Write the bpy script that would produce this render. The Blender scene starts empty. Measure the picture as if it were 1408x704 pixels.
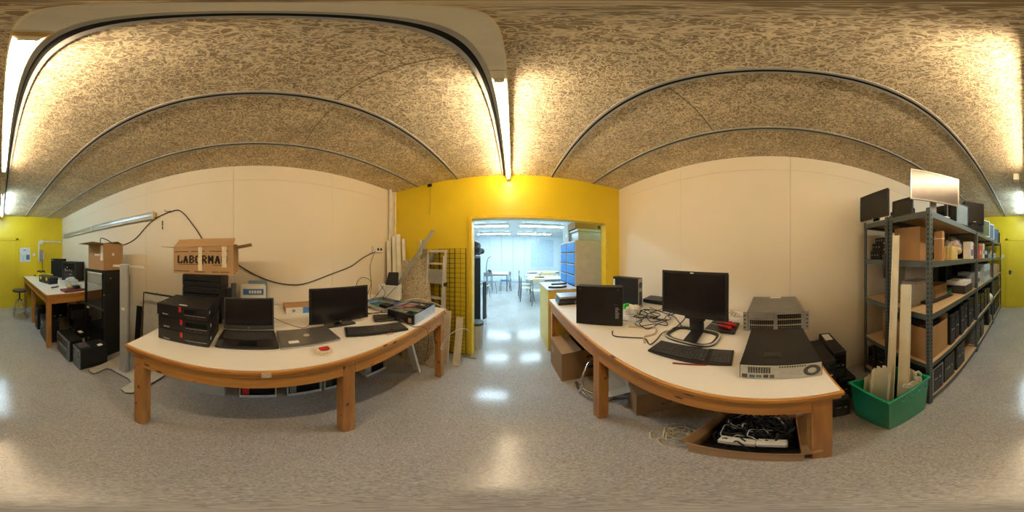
import bpy, bmesh, math, random
from mathutils import Vector, Matrix
random.seed(7)
PI = math.pi
S = bpy.context.scene
C = S.collection

# ------------------------------------------------------------------ camera, light, exposure
H = 1.5
cam_d = bpy.data.cameras.new('camera')
cam_d.type = 'PANO'
try:
    cam_d.panorama_type = 'EQUIRECTANGULAR'
except Exception:
    pass
try:
    cam_d.cycles.panorama_type = 'EQUIRECTANGULAR'
except Exception:
    pass
cam_d.clip_start = 0.01
cam = bpy.data.objects.new('camera', cam_d)
cam.location = (0, 0, H)
cam.rotation_euler = (PI / 2, 0, 0)
C.objects.link(cam)
S.camera = cam

w = bpy.data.worlds.new('world'); S.world = w
w.use_nodes = True
w.node_tree.nodes['Background'].inputs[0].default_value = (0.7, 0.8, 1, 1)
w.node_tree.nodes['Background'].inputs[1].default_value = 0.15
S.view_settings.view_transform = 'Standard'
S.view_settings.look = 'None'
S.view_settings.gamma = 1
S.view_settings.use_curve_mapping = False
S.view_settings.exposure = 0.45
try:
    S.cycles.use_denoising = True
    S.cycles.max_bounces = 9
    S.cycles.diffuse_bounces = 6
    S.cycles.transparent_max_bounces = 12
    S.cycles.sample_clamp_indirect = 8
    S.cycles.caustics_reflective = False
    S.cycles.caustics_refractive = False
except Exception:
    pass
WARM = (1.0, 0.76, 0.48)      # tubes over the work area
COOL = (0.62, 0.86, 1.0)      # tube at the back of the room
DAY = (0.58, 0.83, 1.0)       # tubes of the classroom beyond the doorway
TUBE_WARM, TUBE_COOL, TUBE_DAY = 68.0, 95.0, 58.0

# ------------------------------------------------------------------ materials
MATS = {}
def nt(name):
    m = bpy.data.materials.new(name); m.use_nodes = True
    n = m.node_tree.nodes; l = m.node_tree.links
    b = n['Principled BSDF']
    return m, n, l, b
def noise_coord(n, l, scale=(1, 1, 1)):
    tc = n.new('ShaderNodeTexCoord'); mp = n.new('ShaderNodeMapping')
    mp.inputs['Scale'].default_value = scale
    l.new(tc.outputs['Object'], mp.inputs[0])
    return mp
def mat(name, col, rough=0.5, metal=0.0, var=0.08, scale=9.0, bump=0.0, alpha=1.0, trans=0.0, spec=None, emit=None, es=0):
    """plain coloured surface with a slight noise variation"""
    if name in MATS: return MATS[name]
    m, n, l, b = nt(name)
    mp = noise_coord(n, l)
    nz = n.new('ShaderNodeTexNoise'); nz.inputs['Scale'].default_value = scale; nz.inputs['Detail'].default_value = 4
    l.new(mp.outputs[0], nz.inputs['Vector'])
    r = n.new('ShaderNodeValToRGB')
    c0 = [max(0, c * (1 - var)) for c in col]; c1 = [min(1, c * (1 + var)) for c in col]
    r.color_ramp.elements[0].position = .3; r.color_ramp.elements[0].color = (*c0, 1)
    r.color_ramp.elements[1].position = .7; r.color_ramp.elements[1].color = (*c1, 1)
    l.new(nz.outputs['Fac'], r.inputs[0]); l.new(r.outputs[0], b.inputs['Base Color'])
    b.inputs['Roughness'].default_value = rough; b.inputs['Metallic'].default_value = metal
    if spec is not None: b.inputs['Specular IOR Level'].default_value = spec
    if alpha < 1: b.inputs['Alpha'].default_value = alpha
    if trans > 0: b.inputs['Transmission Weight'].default_value = trans
    if emit:
        b.inputs['Emission Color'].default_value = (*emit, 1); b.inputs['Emission Strength'].default_value = es
    if bump > 0:
        bp = n.new('ShaderNodeBump'); bp.inputs['Strength'].default_value = bump; bp.inputs['Distance'].default_value = .004
        l.new(nz.outputs['Fac'], bp.inputs['Height']); l.new(bp.outputs[0], b.inputs['Normal'])
    MATS[name] = m
    return m
def emission(name, col, s):
    m, n, l, b = nt(name)
    b.inputs['Base Color'].default_value = (.9, .9, .9, 1)
    b.inputs['Emission Color'].default_value = (*col, 1); b.inputs['Emission Strength'].default_value = s
    MATS[name] = m
    return m
def wood(name, light, dark, axis=0, scale=1.0, rough=.45, knots=True):
    m, n, l, b = nt(name)
    sc = [14, 14, 14]; sc[axis] = 1.1
    mp = noise_coord(n, l, tuple(v * scale for v in sc))
    nz = n.new('ShaderNodeTexNoise'); nz.inputs['Scale'].default_value = 2.2; nz.inputs['Detail'].default_value = 5; nz.inputs['Distortion'].default_value = .6
    l.new(mp.outputs[0], nz.inputs['Vector'])
    r = n.new('ShaderNodeValToRGB')
    r.color_ramp.elements[0].position = .32; r.color_ramp.elements[0].color = (*dark, 1)
    r.color_ramp.elements[1].position = .62; r.color_ramp.elements[1].color = (*light, 1)
    l.new(nz.outputs['Fac'], r.inputs[0])
    out = r.outputs[0]
    if knots:
        sk = [14, 14, 14]; sk[axis] = 6.5
        mk = noise_coord(n, l, tuple(v * scale for v in sk))
        v = n.new('ShaderNodeTexVoronoi'); v.inputs['Scale'].default_value = 1.0
        l.new(mk.outputs[0], v.inputs['Vector'])
        kr = n.new('ShaderNodeValToRGB')
        kr.color_ramp.elements[0].position = .10; kr.color_ramp.elements[0].color = (1, 1, 1, 1)
        kr.color_ramp.elements[1].position = .17; kr.color_ramp.elements[1].color = (0, 0, 0, 1)
        l.new(v.outputs['Distance'], kr.inputs[0])
        mx = n.new('ShaderNodeMixRGB'); mx.inputs[2].default_value = (.09, .03, .01, 1)
        l.new(kr.outputs[0], mx.inputs[0]); l.new(out, mx.inputs[1]); out = mx.outputs[0]
    l.new(out, b.inputs['Base Color']); b.inputs['Roughness'].default_value = rough
    MATS[name] = m
    return m
def wood_wool(name):
    """wood wool cement board: pale tangled strands over brown gaps"""
    m, n, l, b = nt(name)
    mp = noise_coord(n, l)
    outs = []
    for i, (sc, dist, off) in enumerate(((18, 1.5, 0), (28, 2.0, 7.3), (23, 1.8, 3.1))):
        ad = n.new('ShaderNodeVectorMath'); ad.operation = 'ADD'; ad.inputs[1].default_value = (off, off * 1.7, off)
        l.new(mp.outputs[0], ad.inputs[0])
        nz = n.new('ShaderNodeTexNoise'); nz.inputs['Scale'].default_value = sc; nz.inputs['Detail'].default_value = .6
        nz.inputs['Distortion'].default_value = dist
        l.new(ad.outputs[0], nz.inputs['Vector'])
        s = n.new('ShaderNodeMath'); s.operation = 'SUBTRACT'; s.inputs[1].default_value = .5; l.new(nz.outputs['Fac'], s.inputs[0])
        a = n.new('ShaderNodeMath'); a.operation = 'ABSOLUTE'; l.new(s.outputs[0], a.inputs[0])
        mr = n.new('ShaderNodeMapRange'); mr.inputs['From Min'].default_value = .010; mr.inputs['From Max'].default_value = .062
        mr.inputs['To Min'].default_value = 1; mr.inputs['To Max'].default_value = 0
        l.new(a.outputs[0], mr.inputs[0]); outs.append(mr.outputs[0])
    mx = n.new('ShaderNodeMath'); mx.operation = 'MAXIMUM'; l.new(outs[0], mx.inputs[0]); l.new(outs[1], mx.inputs[1])
    m2 = n.new('ShaderNodeMath'); m2.operation = 'MULTIPLY'; m2.inputs[1].default_value = .75; l.new(outs[2], m2.inputs[0])
    m3 = n.new('ShaderNodeMath'); m3.operation = 'MAXIMUM'; l.new(mx.outputs[0], m3.inputs[0]); l.new(m2.outputs[0], m3.inputs[1])
    r = n.new('ShaderNodeValToRGB')
    r.color_ramp.elements[0].position = .0; r.color_ramp.elements[0].color = (.35, .275, .185, 1)
    r.color_ramp.elements[1].position = 1; r.color_ramp.elements[1].color = (.86, .77, .59, 1)
    e = r.color_ramp.elements.new(.45); e.color = (.60, .51, .37, 1)
    l.new(m3.outputs[0], r.inputs[0])
    big = n.new('ShaderNodeTexNoise'); big.inputs['Scale'].default_value = 3; big.inputs['Detail'].default_value = 3
    l.new(mp.outputs[0], big.inputs['Vector'])
    br = n.new('ShaderNodeValToRGB'); br.color_ramp.elements[0].position = .3; br.color_ramp.elements[0].color = (.90, .90, .88, 1)
    br.color_ramp.elements[1].position = .7; br.color_ramp.elements[1].color = (1.16, 1.14, 1.08, 1)
    l.new(big.outputs['Fac'], br.inputs[0])
    mu = n.new('ShaderNodeMixRGB'); mu.blend_type = 'MULTIPLY'; mu.inputs[0].default_value = 1
    l.new(r.outputs[0], mu.inputs[1]); l.new(br.outputs[0], mu.inputs[2])
    l.new(mu.outputs[0], b.inputs['Base Color'])
    b.inputs['Roughness'].default_value = .95; b.inputs['Specular IOR Level'].default_value = .1
    bp = n.new('ShaderNodeBump'); bp.inputs['Strength'].default_value = .35; bp.inputs['Distance'].default_value = .004
    l.new(m3.outputs[0], bp.inputs['Height']); l.new(bp.outputs[0], b.inputs['Normal'])
    MATS[name] = m
    return m
def speckle(name, base, dark, light, scale=160, rough=.3, spots=.5, rough_var=.06, spec=.5):
    m, n, l, b = nt(name)
    mp = noise_coord(n, l)
    v = n.new('ShaderNodeTexVoronoi'); v.inputs['Scale'].default_value = scale; l.new(mp.outputs[0], v.inputs['Vector'])
    r = n.new('ShaderNodeValToRGB'); r.color_ramp.interpolation = 'LINEAR'
    els = r.color_ramp.elements
    els[0].position = 0; els[0].color = (*dark, 1)
    els[1].position = 1; els[1].color = (*light, 1)
    e = els.new(.35); e.color = (*base, 1)
    e = els.new(.65); e.color = (*base, 1)
    sx = n.new('ShaderNodeSeparateColor'); l.new(v.outputs['Color'], sx.inputs[0])
    l.new(sx.outputs[0], r.inputs[0])
    nz = n.new('ShaderNodeTexNoise'); nz.inputs['Scale'].default_value = 2.0; nz.inputs['Detail'].default_value = 5; l.new(mp.outputs[0], nz.inputs['Vector'])
    br = n.new('ShaderNodeValToRGB'); br.color_ramp.elements[0].position = .3; br.color_ramp.elements[0].color = (.92, .92, .92, 1)
    br.color_ramp.elements[1].position = .7; br.color_ramp.elements[1].color = (1.05, 1.05, 1.04, 1)
    l.new(nz.outputs['Fac'], br.inputs[0])
    mu = n.new('ShaderNodeMixRGB'); mu.blend_type = 'MULTIPLY'; mu.inputs[0].default_value = 1
    l.new(r.outputs[0], mu.inputs[1]); l.new(br.outputs[0], mu.inputs[2]); l.new(mu.outputs[0], b.inputs['Base Color'])
    mr = n.new('ShaderNodeMapRange'); mr.inputs['To Min'].default_value = rough - rough_var; mr.inputs['To Max'].default_value = rough + rough_var
    l.new(nz.outputs['Fac'], mr.inputs[0]); l.new(mr.outputs[0], b.inputs['Roughness'])
    b.inputs['Specular IOR Level'].default_value = spec
    MATS[name] = m
    return m

CEIL = wood_wool('wood_wool_board')
FLOOR = speckle('speckled_vinyl', (.40, .385, .365), (.28, .27, .255), (.52, .50, .475), 170, .17)
SPECK = speckle('speckled_board', (.54, .47, .33), (.20, .155, .095), (.68, .61, .47), 95, .7, spec=.2)
WALL = mat('cream_panel', (.80, .72, .57), .55, var=.015, scale=1.6)
YEL = mat('yellow_paint', (.80, .59, .018), .38, var=.035, scale=2.2)
YEL2 = mat('yellow_melamine', (.80, .58, .10), .4, var=.03)
FARW = mat('pale_partition', (.72, .80, .84), .4, var=.02)
FARC = mat('pale_ceiling_tile', (.66, .68, .70), .9, var=.2, scale=40)
BLACKGAP = mat('dark_gap', (.02, .02, .018), .9)
SEAM = mat('panel_seam', (.38, .33, .26), .8)
RAIL = mat('grey_rail', (.46, .46, .45), .5, .2)
LAMPW = mat('lamp_white', (.80, .76, .62), .35)
CREAM = mat('cream_plastic', (.80, .76, .62), .4)
WHITEP = mat('white_plastic', (.78, .77, .72), .4)
TOP = mat('white_laminate', (.80, .77, .71), .32, var=.03, scale=5)
PINEX = wood('pine_along_x', (.56, .26, .052), (.40, .155, .026), 0)
PINEY = wood('pine_along_y', (.56, .26, .052), (.40, .155, .026), 1)
PINEZ = wood('pine_along_z', (.50, .225, .048), (.36, .14, .026), 2)
CHIP = wood('chipboard', (.62, .44, .25), (.52, .36, .19), 1, .8, .6, False)
BLK = mat('black_plastic', (.014, .014, .015), .38, var=.25)
BLK2 = mat('black_painted_steel', (.013, .0128, .013), .5, var=.25, spec=.3)
BLKG = mat('black_gloss', (.010, .010, .011), .12, var=.1)
SCREEN = mat('dark_screen', (.008, .008, .009), .22, var=.05)
DGREY = mat('dark_grey', (.055, .056, .06), .42, var=.1)
MGREY = mat('mid_grey_metal', (.20, .20, .21), .38, .5, var=.08)
LGREY = mat('light_grey_metal', (.42, .42, .42), .35, .6, var=.1)
STEEL = mat('bare_steel', (.50, .52, .54), .3, .85, var=.15, scale=30)
CHROME = mat('chrome', (.7, .7, .72), .15, 1.0)
SHELFM = mat('slate_shelf_steel', (.10, .125, .13), .45, .2, var=.08)
STANDM = mat('silver_grey_paint', (.42, .41, .38), .4, .1)
CARD = mat('cardboard', (.42, .255, .12), .85, var=.06, scale=6)
CARD2 = mat('cardboard_dark', (.33, .19, .085), .85, var=.06, scale=6)
TAPE = mat('packing_tape', (.72, .62, .44), .3, var=.2, scale=60)
PAPER = mat('white_paper', (.80, .79, .75), .7)
BLUE = mat('blue_print', (.05, .16, .42), .5)
BLUEB = mat('bright_blue', (.02, .24, .72), .35)
RED = mat('red_plastic', (.62, .02, .02), .4)
GREEN = mat('green_bin_plastic', (.004, .26, .12), .35, var=.04)
INK = mat('black_ink', (.02, .015, .012), .8)
KEYS = mat('key_caps', (.05, .05, .052), .5)
SILV = mat('silver_trim', (.55, .55, .54), .3, .7)
WHT = mat('white_mark', (.75, .75, .72), .6)
ORG = mat('orange_plastic', (.75, .28, .03), .5)
YELT = mat('yellow_plastic', (.80, .62, .02), .4)
PCB = mat('circuit_board', (.02, .16, .10), .5, var=.6, scale=120)
CABW = mat('white_cable', (.62, .60, .54), .5)
CABB = mat('black_cable', (.015, .015, .015), .45)
ALU = mat('aluminium', (.66, .64, .58), .4, .3)
TUBEOFF = mat('unlit_tube', (.78, .78, .74), .15)
CLEAR = mat('clear_plastic', (.75, .78, .80), .15, alpha=.6)
CLEARB = mat('clear_bag', (.80, .78, .74), .25, alpha=.30)
SMOKE = mat('smoked_glass', (.02, .022, .024), .05, alpha=.32)
LAPG = mat('laptop_grey', (.16, .15, .14), .38, .5)
WBRD = mat('whiteboard', (.72, .71, .66), .3)
GRILLE = mat('black_wire_grid', (.045, .035, .02), .5)
FRAMEY = mat('door_trim_yellow', (.80, .56, .02), .4)
BEIGE = mat('beige_melamine', (.60, .55, .47), .5)
TUBE1 = emission('lit_tube_warm', WARM, TUBE_WARM)
TUBE2 = emission('lit_tube_cool', COOL, TUBE_COOL)
TUBE3 = emission('lit_tube_daylight', DAY, TUBE_DAY)

# ------------------------------------------------------------------ mesh builder
class MB:
    def __init__(self): self.v = []; self.f = []
    def add(self, vs, fs):
        o = len(self.v); self.v += [tuple(p) for p in vs]; self.f += [tuple(i + o for i in q) for q in fs]; return self
    def box(self, x0, x1, y0, y1, z0, z1):
        if x0 > x1: x0, x1 = x1, x0
        if y0 > y1: y0, y1 = y1, y0
        if z0 > z1: z0, z1 = z1, z0
        vs = [(x0, y0, z0), (x1, y0, z0), (x1, y1, z0), (x0, y1, z0), (x0, y0, z1), (x1, y0, z1), (x1, y1, z1), (x0, y1, z1)]
        return self.add(vs, [(0, 3, 2, 1), (4, 5, 6, 7), (0, 1, 5, 4), (1, 2, 6, 5), (2, 3, 7, 6), (3, 0, 4, 7)])
    def bar(self, p0, p1, a, b, up=(0, 0, 1)):
        """rectangular bar a wide, b tall, from p0 to p1"""
        return self.prism([(-a / 2, -b / 2), (a / 2, -b / 2), (a / 2, b / 2), (-a / 2, b / 2)], p0, p1, up)
    def prism(self, poly, p0, p1, up=(0, 0, 1)):
        p0 = Vector(p0); p1 = Vector(p1); d = (p1 - p0).normalized(); up = Vector(up)
        if abs(d.dot(up.normalized())) > .98: up = Vector((1, 0, 0)) if abs(d.x) < .9 else Vector((0, 1, 0))
        s = d.cross(up).normalized(); u = s.cross(d).normalized()
        n = len(poly)
        vs = [p + s * a + u * b for p in (p0, p1) for a, b in poly]
        fs = [tuple(range(n - 1, -1, -1)), tuple(range(n, 2 * n))]
        fs += [(i, (i + 1) % n, n + (i + 1) % n, n + i) for i in range(n)]
        return self.add(vs, fs)
    def cyl(self, p0, p1, r0, r1=None, n=16):
        r1 = r0 if r1 is None else r1
        p0 = Vector(p0); p1 = Vector(p1); d = (p1 - p0).normalized()
        a = Vector((0, 0, 1)) if abs(d.z) < .9 else Vector((1, 0, 0))
        s = d.cross(a).normalized(); u = s.cross(d)
        vs = [p + (s * math.cos(2 * PI * i / n) + u * math.sin(2 * PI * i / n)) * r for p, r in ((p0, r0), (p1, r1)) for i in range(n)]
        fs = [tuple(range(n - 1, -1, -1)), tuple(range(n, 2 * n))] + [(i, (i + 1) % n, n + (i + 1) % n, n + i) for i in range(n)]
        return self.add(vs, fs)
    def tube(self, pts, r, n=6, smooth=5):
        P = [Vector(p) for p in pts]
        if smooth > 1 and len(P) > 2:
            Q = []
            for i in range(len(P) - 1):
                a = P[max(i - 1, 0)]; b = P[i]; c = P[i + 1]; d = P[min(i + 2, len(P) - 1)]
                for k in range(smooth):
                    t = k / smooth
                    Q.append(.5 * ((2 * b) + (c - a) * t + (2 * a - 5 * b + 4 * c - d) * t * t + (3 * b - a - 3 * c + d) * t ** 3))
            Q.append(P[-1]); P = Q
        vs = []; fs = []
        s = None
        for i, p in enumerate(P):
            d = (P[min(i + 1, len(P) - 1)] - P[max(i - 1, 0)])
            if d.length < 1e-7: d = Vector((1, 0, 0))
            d.normalize()
            if s is None:
                a = Vector((0, 0, 1)) if abs(d.z) < .9 else Vector((1, 0, 0)); s = d.cross(a).normalized()
            s = (s - d * s.dot(d))
            if s.length < 1e-5:
                a = Vector((0, 0, 1)) if abs(d.z) < .9 else Vector((1, 0, 0)); s = d.cross(a)
            s.normalize(); u = d.cross(s)
            vs += [p + (s * math.cos(2 * PI * k / n) + u * math.sin(2 * PI * k / n)) * r for k in range(n)]
        for i in range(len(P) - 1):
            fs += [(i * n + k, i * n + (k + 1) % n, (i + 1) * n + (k + 1) % n, (i + 1) * n + k) for k in range(n)]
        fs.append(tuple(range(n - 1, -1, -1))); m = (len(P) - 1) * n; fs.append(tuple(range(m, m + n)))
        return self.add(vs, fs)
    def ring(self, c, r0, r1, z0, z1, n=28):
        """flat ring, inner radius r0, outer r1"""
        vs = []
        for i in range(n):
            a = 2 * PI * i / n; ca, sa = math.cos(a), math.sin(a)
            vs += [(c[0] + r0 * ca, c[1] + r0 * sa, z0), (c[0] + r1 * ca, c[1] + r1 * sa, z0), (c[0] + r1 * ca, c[1] + r1 * sa, z1), (c[0] + r0 * ca, c[1] + r0 * sa, z1)]
        fs = []
        for i in range(n):
            j = (i + 1) % n
            for k in range(4):
                l_ = (k + 1) % 4
                fs.append((i * 4 + k, j * 4 + k, j * 4 + l_, i * 4 + l_))
        return self.add(vs, fs)
    def quad(self, pts, t):
        """slab through four points in order, thickness t along its normal"""
        P = [Vector(p) for p in pts]; nrm = (P[1] - P[0]).cross(P[3] - P[0]).normalized() * t
        vs = P + [p + nrm for p in P]
        return self.add(vs, [(3, 2, 1, 0), (4, 5, 6, 7), (0, 1, 5, 4), (1, 2, 6, 5), (2, 3, 7, 6), (3, 0, 4, 7)])
    def poly_z(self, pts, z0, z1):
        n = len(pts)
        vs = [(x, y, z0) for x, y in pts] + [(x, y, z1) for x, y in pts]
        return self.add(vs, [tuple(range(n - 1, -1, -1)), tuple(range(n, 2 * n))] + [(i, (i + 1) % n, n + (i + 1) % n, n + i) for i in range(n)])
    def blob(self, c, r, seed=0, amp=.25, sz=(1, 1, 1), n=10):
        rnd = random.Random(seed); ph = [rnd.uniform(0, 6) for _ in range(6)]
        vs = []; fs = []
        for i in range(n + 1):
            th = PI * i / n
            for k in range(2 * n):
                a = PI * k / n
                d = Vector((math.sin(th) * math.cos(a), math.sin(th) * math.sin(a), math.cos(th)))
                q = 1 + amp * (math.sin(3 * d.x + ph[0]) * math.cos(4 * d.y + ph[1]) + .6 * math.sin(7 * d.z + 5 * d.x + ph[2]) * math.sin(6 * d.y + ph[3]))
                vs.append((c[0] + d.x * r * q * sz[0], c[1] + d.y * r * q * sz[1], c[2] + d.z * r * q * sz[2]))
        m = 2 * n
        for i in range(n):
            for k in range(m):
                fs.append((i * m + k, (i + 1) * m + k, (i + 1) * m + (k + 1) % m, i * m + (k + 1) % m))
        return self.add(vs, fs)
    def build(self, name, material, parent=None, bevel=0, smooth=False, fix=True):
        me = bpy.data.meshes.new(name); me.from_pydata(self.v, [], self.f)
        me.validate()
        bm = bmesh.new(); bm.from_mesh(me)
        bmesh.ops.remove_doubles(bm, verts=bm.verts, dist=1e-6)
        bmesh.ops.recalc_face_normals(bm, faces=bm.faces); bm.to_mesh(me); bm.free()
        me.materials.append(material)
        if smooth:
            for p in me.polygons: p.use_smooth = True
        o = bpy.data.objects.new(name, me); C.objects.link(o)
        if parent is not None: o.parent = parent
        if bevel:
            md = o.modifiers.new('edge', 'BEVEL'); md.width = bevel; md.segments = 2; md.limit_method = 'ANGLE'; md.angle_limit = .7
        return o
def box(x0, x1, y0, y1, z0, z1): return MB().box(x0, x1, y0, y1, z0, z1)
def tag(o, label=None, cat=None, group=None, kind=None):
    if label: o['label'] = label
    if cat: o['category'] = cat
    if group: o['group'] = group
    if kind: o['kind'] = kind
    return o
def T(name, label, cat, loc=(0, 0, 0), rz=0, group=None):
    o = bpy.data.objects.new(name, None); C.objects.link(o); o.empty_display_size = .05
    o.location = loc; o.rotation_euler = (0, 0, rz)
    return tag(o, label, cat, group)
def AB(a, b):
    """pose of a thing whose front, seen from the camera, runs left a -> right b"""
    return ((a[0] + b[0]) / 2, (a[1] + b[1]) / 2), math.atan2(b[1] - a[1], b[0] - a[0])
def struct(name, mb, m, bevel=0):
    o = mb.build(name, m, None, bevel); o['kind'] = 'structure'; return o
def text(s, size, m, parent, loc, rot, name='lettering', ext=.0006, align='CENTER', sx=1.0, off=0.0):
    cu = bpy.data.curves.new(name, 'FONT'); cu.body = s; cu.size = size; cu.extrude = ext; cu.align_x = align; cu.align_y = 'CENTER'; cu.offset = off
    tmp = bpy.data.objects.new(name, cu)
    me = bpy.data.meshes.new_from_object(tmp)
    bpy.data.objects.remove(tmp); bpy.data.curves.remove(cu)
    me.materials.clear(); me.materials.append(m)
    o = bpy.data.objects.new(name, me); C.objects.link(o)
    o.location = loc; o.rotation_euler = rot; o.scale = (sx, 1, 1); o.parent = parent
    return o
def smudge(parent, m, x, z, n, wd, ht):
    """blurred printing that cannot be read: a short row of uneven marks on a front face"""
    r_ = random.Random(int(x * 1000) + n); mb = MB(); p = x
    for k in range(n):
        q = wd * r_.uniform(.6, 1); mb.box(p, p + q, -.0012, -.0002, z - ht * r_.uniform(.3, .5), z + ht * r_.uniform(.3, .5)); p += wd * 1.15
    return mb.build('print', m, parent)
def copy_thing(root, loc, rz, label, group=None, scale=None):
    c = root.copy(); C.objects.link(c); c.location = loc; c.rotation_euler = (0, 0, rz); c['label'] = label
    if group: c['group'] = group
    if scale: c.scale = scale
    for ch in list(root.children):
        d = ch.copy(); C.objects.link(d); d.parent = c
        for g in list(ch.children):
            e = g.copy(); C.objects.link(e); e.parent = d
    return c

# ------------------------------------------------------------------ the room
XL, XR, YF, YB, ZC = -1.84, 1.62, 2.10, -4.575, 2.64
DX0, DX1, DZ = -.526, 1.35, 2.0
FY = 9.25
struct('floor', box(-4, 5, YB - .2, FY + .3, -.1, 0), FLOOR)
rails = [-1.375, -.73, -.10, .524, 1.138]
xs = [XL] + rails + [XR]
cb = MB()
offs = [.38, -.57 + .0, .40, .39, .40, -.55, .38]
for i in range(len(xs) - 1):
    y0 = [-.57, .40, .38, -.80, .39, -.53][i]
    seams = sorted([y0 + k * 1.92 for k in range(-4, 5)])
    ys = [YB] + [s for s in seams if YB + .1 < s < YF - .1] + [YF]
    for j in range(len(ys) - 1):
        cb.box(xs[i] + .001, xs[i + 1] - .001, ys[j] + .0025, ys[j + 1] - .0025, ZC, ZC + .025)
struct('ceiling', cb, CEIL)
struct('ceiling_backing', box(XL, XR, YB, YF, ZC + .026, ZC + .06), BLACKGAP)
for k, rx in enumerate(rails):
    mb = MB()
    mb.box(rx - .024, rx - .009, YB, YF, ZC - .010, ZC - .0005).box(rx + .009, rx + .024, YB, YF, ZC - .010, ZC - .0005)
    struct('trim_%d' % (k + 1), mb, RAIL)
    struct('trim_%d' % (k + 21), box(rx - .009, rx + .009, YB, YF, ZC - .003, ZC - .0005), BLACKGAP)

def panel_wall(name, x, thick, ys, zb):
    """side wall of large boards with fine joints"""
    mb = MB()
    e = [YB] + [y for y in ys if YB < y < YF] + [YF]
    for a, b_ in zip(e[:-1], e[1:]):
        for z0, z1 in ((0, zb), (zb, ZC)):
            mb.box(x, x + thick, a + .0012, b_ - .0012, z0 + .0012, z1 - .0012)
    return struct(name, mb, WALL)
panel_wall('wall_left', XL, -.03, [-3.87, -2.67, -1.47, -.256, .93, 2.1], 2.43)
struct('wall_left_backing', box(XL - .032, XL - .06, YB, YF, 0, ZC), SEAM)
panel_wall('wall_right', XR, .03, [-3.83, -2.63, -1.43, -.225, .962], 2.45)
struct('wall_right_backing', box(XR + .032, XR + .06, YB, YF, 0, ZC), SEAM)
mb = box(XL - .06, DX0, YF, YF + .10, 0, ZC + .06).box(DX1, XR + .06, YF, YF + .10, 0, ZC + .06).box(DX0, DX1, YF, YF + .10, DZ, ZC + .06)
struct('wall_front', mb, YEL)
mb = box(XL - .06, XR + .06, YB - .1, YB, 0, ZC + .06)
struct('wall_back', mb, YEL)
# trim round the wide doorway, proud of the wall
mb = box(DX0 - .045, DX0 + .004, YF - .022, YF + .115, 0, DZ + .04).box(DX1 - .004, DX1 + .045, YF - .022, YF + .115, 0, DZ + .04)
mb.box(DX0 + .004, DX1 - .004, YF - .022, YF + .115, DZ - .004, DZ + .04)
struct('door_1_frame', mb, FRAMEY, .003)
# the door in the far yellow wall
mb = box(-.52, -.45, YB + .001, YB + .025, 0, 2.0).box(.45, .52, YB + .001, YB + .025, 0, 2.0).box(-.52, .52, YB + .001, YB + .025, 1.935, 2.0)
fr = struct('door_2_frame', mb, YEL, .003)
dr = struct('door_2', box(-.447, .447, YB + .001, YB + .012, .008, 1.930), YEL, .002)
hd = box(.36, .425, YB + .0122, YB + .018, .98, 1.10).build('door_handle', DGREY, dr, .002)
MB().cyl((.40, YB + .018, 1.06), (.40, YB + .05, 1.06), .008).cyl((.40, YB + .05, 1.06), (.31, YB + .05, 1.06), .007).build('lever', DGREY, hd)
MB().box(XL, XL + .03, YF - .03, YF, .9, ZC).build('corner_trim', CREAM)['kind'] = 'structure'

# ------------------------------------------------------------------ classroom beyond the doorway
FX0, FX1 = -2.6, 3.4
mb = MB()
for k in range(9):
    mb.box(FX0 + k * .667, FX0 + (k + 1) * .667 - .012, FY, FY + .05, 0, ZC)
struct('wall_far', mb, FARW)
struct('wall_far_backing', box(FX0, FX1, FY + .051, FY + .1, 0, ZC), mat('far_seam', (.30, .42, .48), .8))
struct('wall_far_left', box(FX0 - .05, FX0, YF + .1, FY + .1, 0, ZC), FARW)
struct('wall_far_right', box(FX1, FX1 + .05, YF + .1, FY + .1, 0, ZC), FARW)
struct('wall_far_front', box(FX0 - .05, XL - .06, YF + .02, YF + .1, 0, ZC).box(XR + .06, FX1 + .05, YF + .02, YF + .1, 0, ZC), FARW)
struct('baseboard_far', box(FX0, FX1, FY - .015, FY, 0, .08), mat('far_skirting', (.45, .56, .62), .5))
mb = MB()
for i in range(10):
    for j in range(12):
        mb.box(FX0 + i * .6, FX0 + i * .6 + .57, YF + .12 + j * .6, YF + .12 + j * .6 + .59, ZC - .02, ZC + .02)
struct('ceiling_far', mb, FARC)
mb = MB()
for i in range(11): mb.box(FX0 + i * .6 - .028, FX0 + i * .6 - .002, YF + .1, FY, ZC - .03, ZC - .001)
struct('ceiling_far_rails', mb, mat('far_rail', (.5, .56, .6), .5))
struct('ceiling_far_backing', box(FX0 - .05, FX1 + .05, YF + .1, FY + .1, ZC + .022, ZC + .06), FARW)
mb = box(1.02, 1.07, FY - .03, FY - .001, .85, 2.45).box(1.02, 2.4, FY - .03, FY - .001, .80, .85)
struct('window_1_frame', mb, FARW)
struct('window_1', box(1.07, 2.4, FY - .012, FY - .001, .85, 2.45), mat('far_glass', (.55, .66, .74), .12))

# ------------------------------------------------------------------ ceiling lamps
LX = -.045
def ceiling_batten(y0, y1, label, tube_mat, t0=None, t1=None, group='batten lamps along the ceiling'):
    t = T('ceiling_lamp', label, 'ceiling lamp', (LX, y0, ZC), 0, group)
    L = y1 - y0
    prof = [(-.022, 0), (.022, 0), (.030, -.030), (.026, -.052), (-.026, -.052), (-.030, -.030)]
    MB().prism(prof, (0, 0, -.001), (0, L, -.001)).build('housing', LAMPW, t)
    if tube_mat:
        a = (t0 if t0 is not None else y0 + .02) - y0; b_ = (t1 if t1 is not None else y1 - .02) - y0
        box(-.018, .018, a - .014, a + .001, -.095, -.052).build('lampholder', CREAM, t, .003)
        box(-.018, .018, b_ - .001, b_ + .014, -.095, -.052).build('lampholder', CREAM, t, .003)
        MB().cyl((0, a, -.076), (0, b_, -.076), .014, n=12).build('tube', tube_mat, t, smooth=True)
    return t
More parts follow.
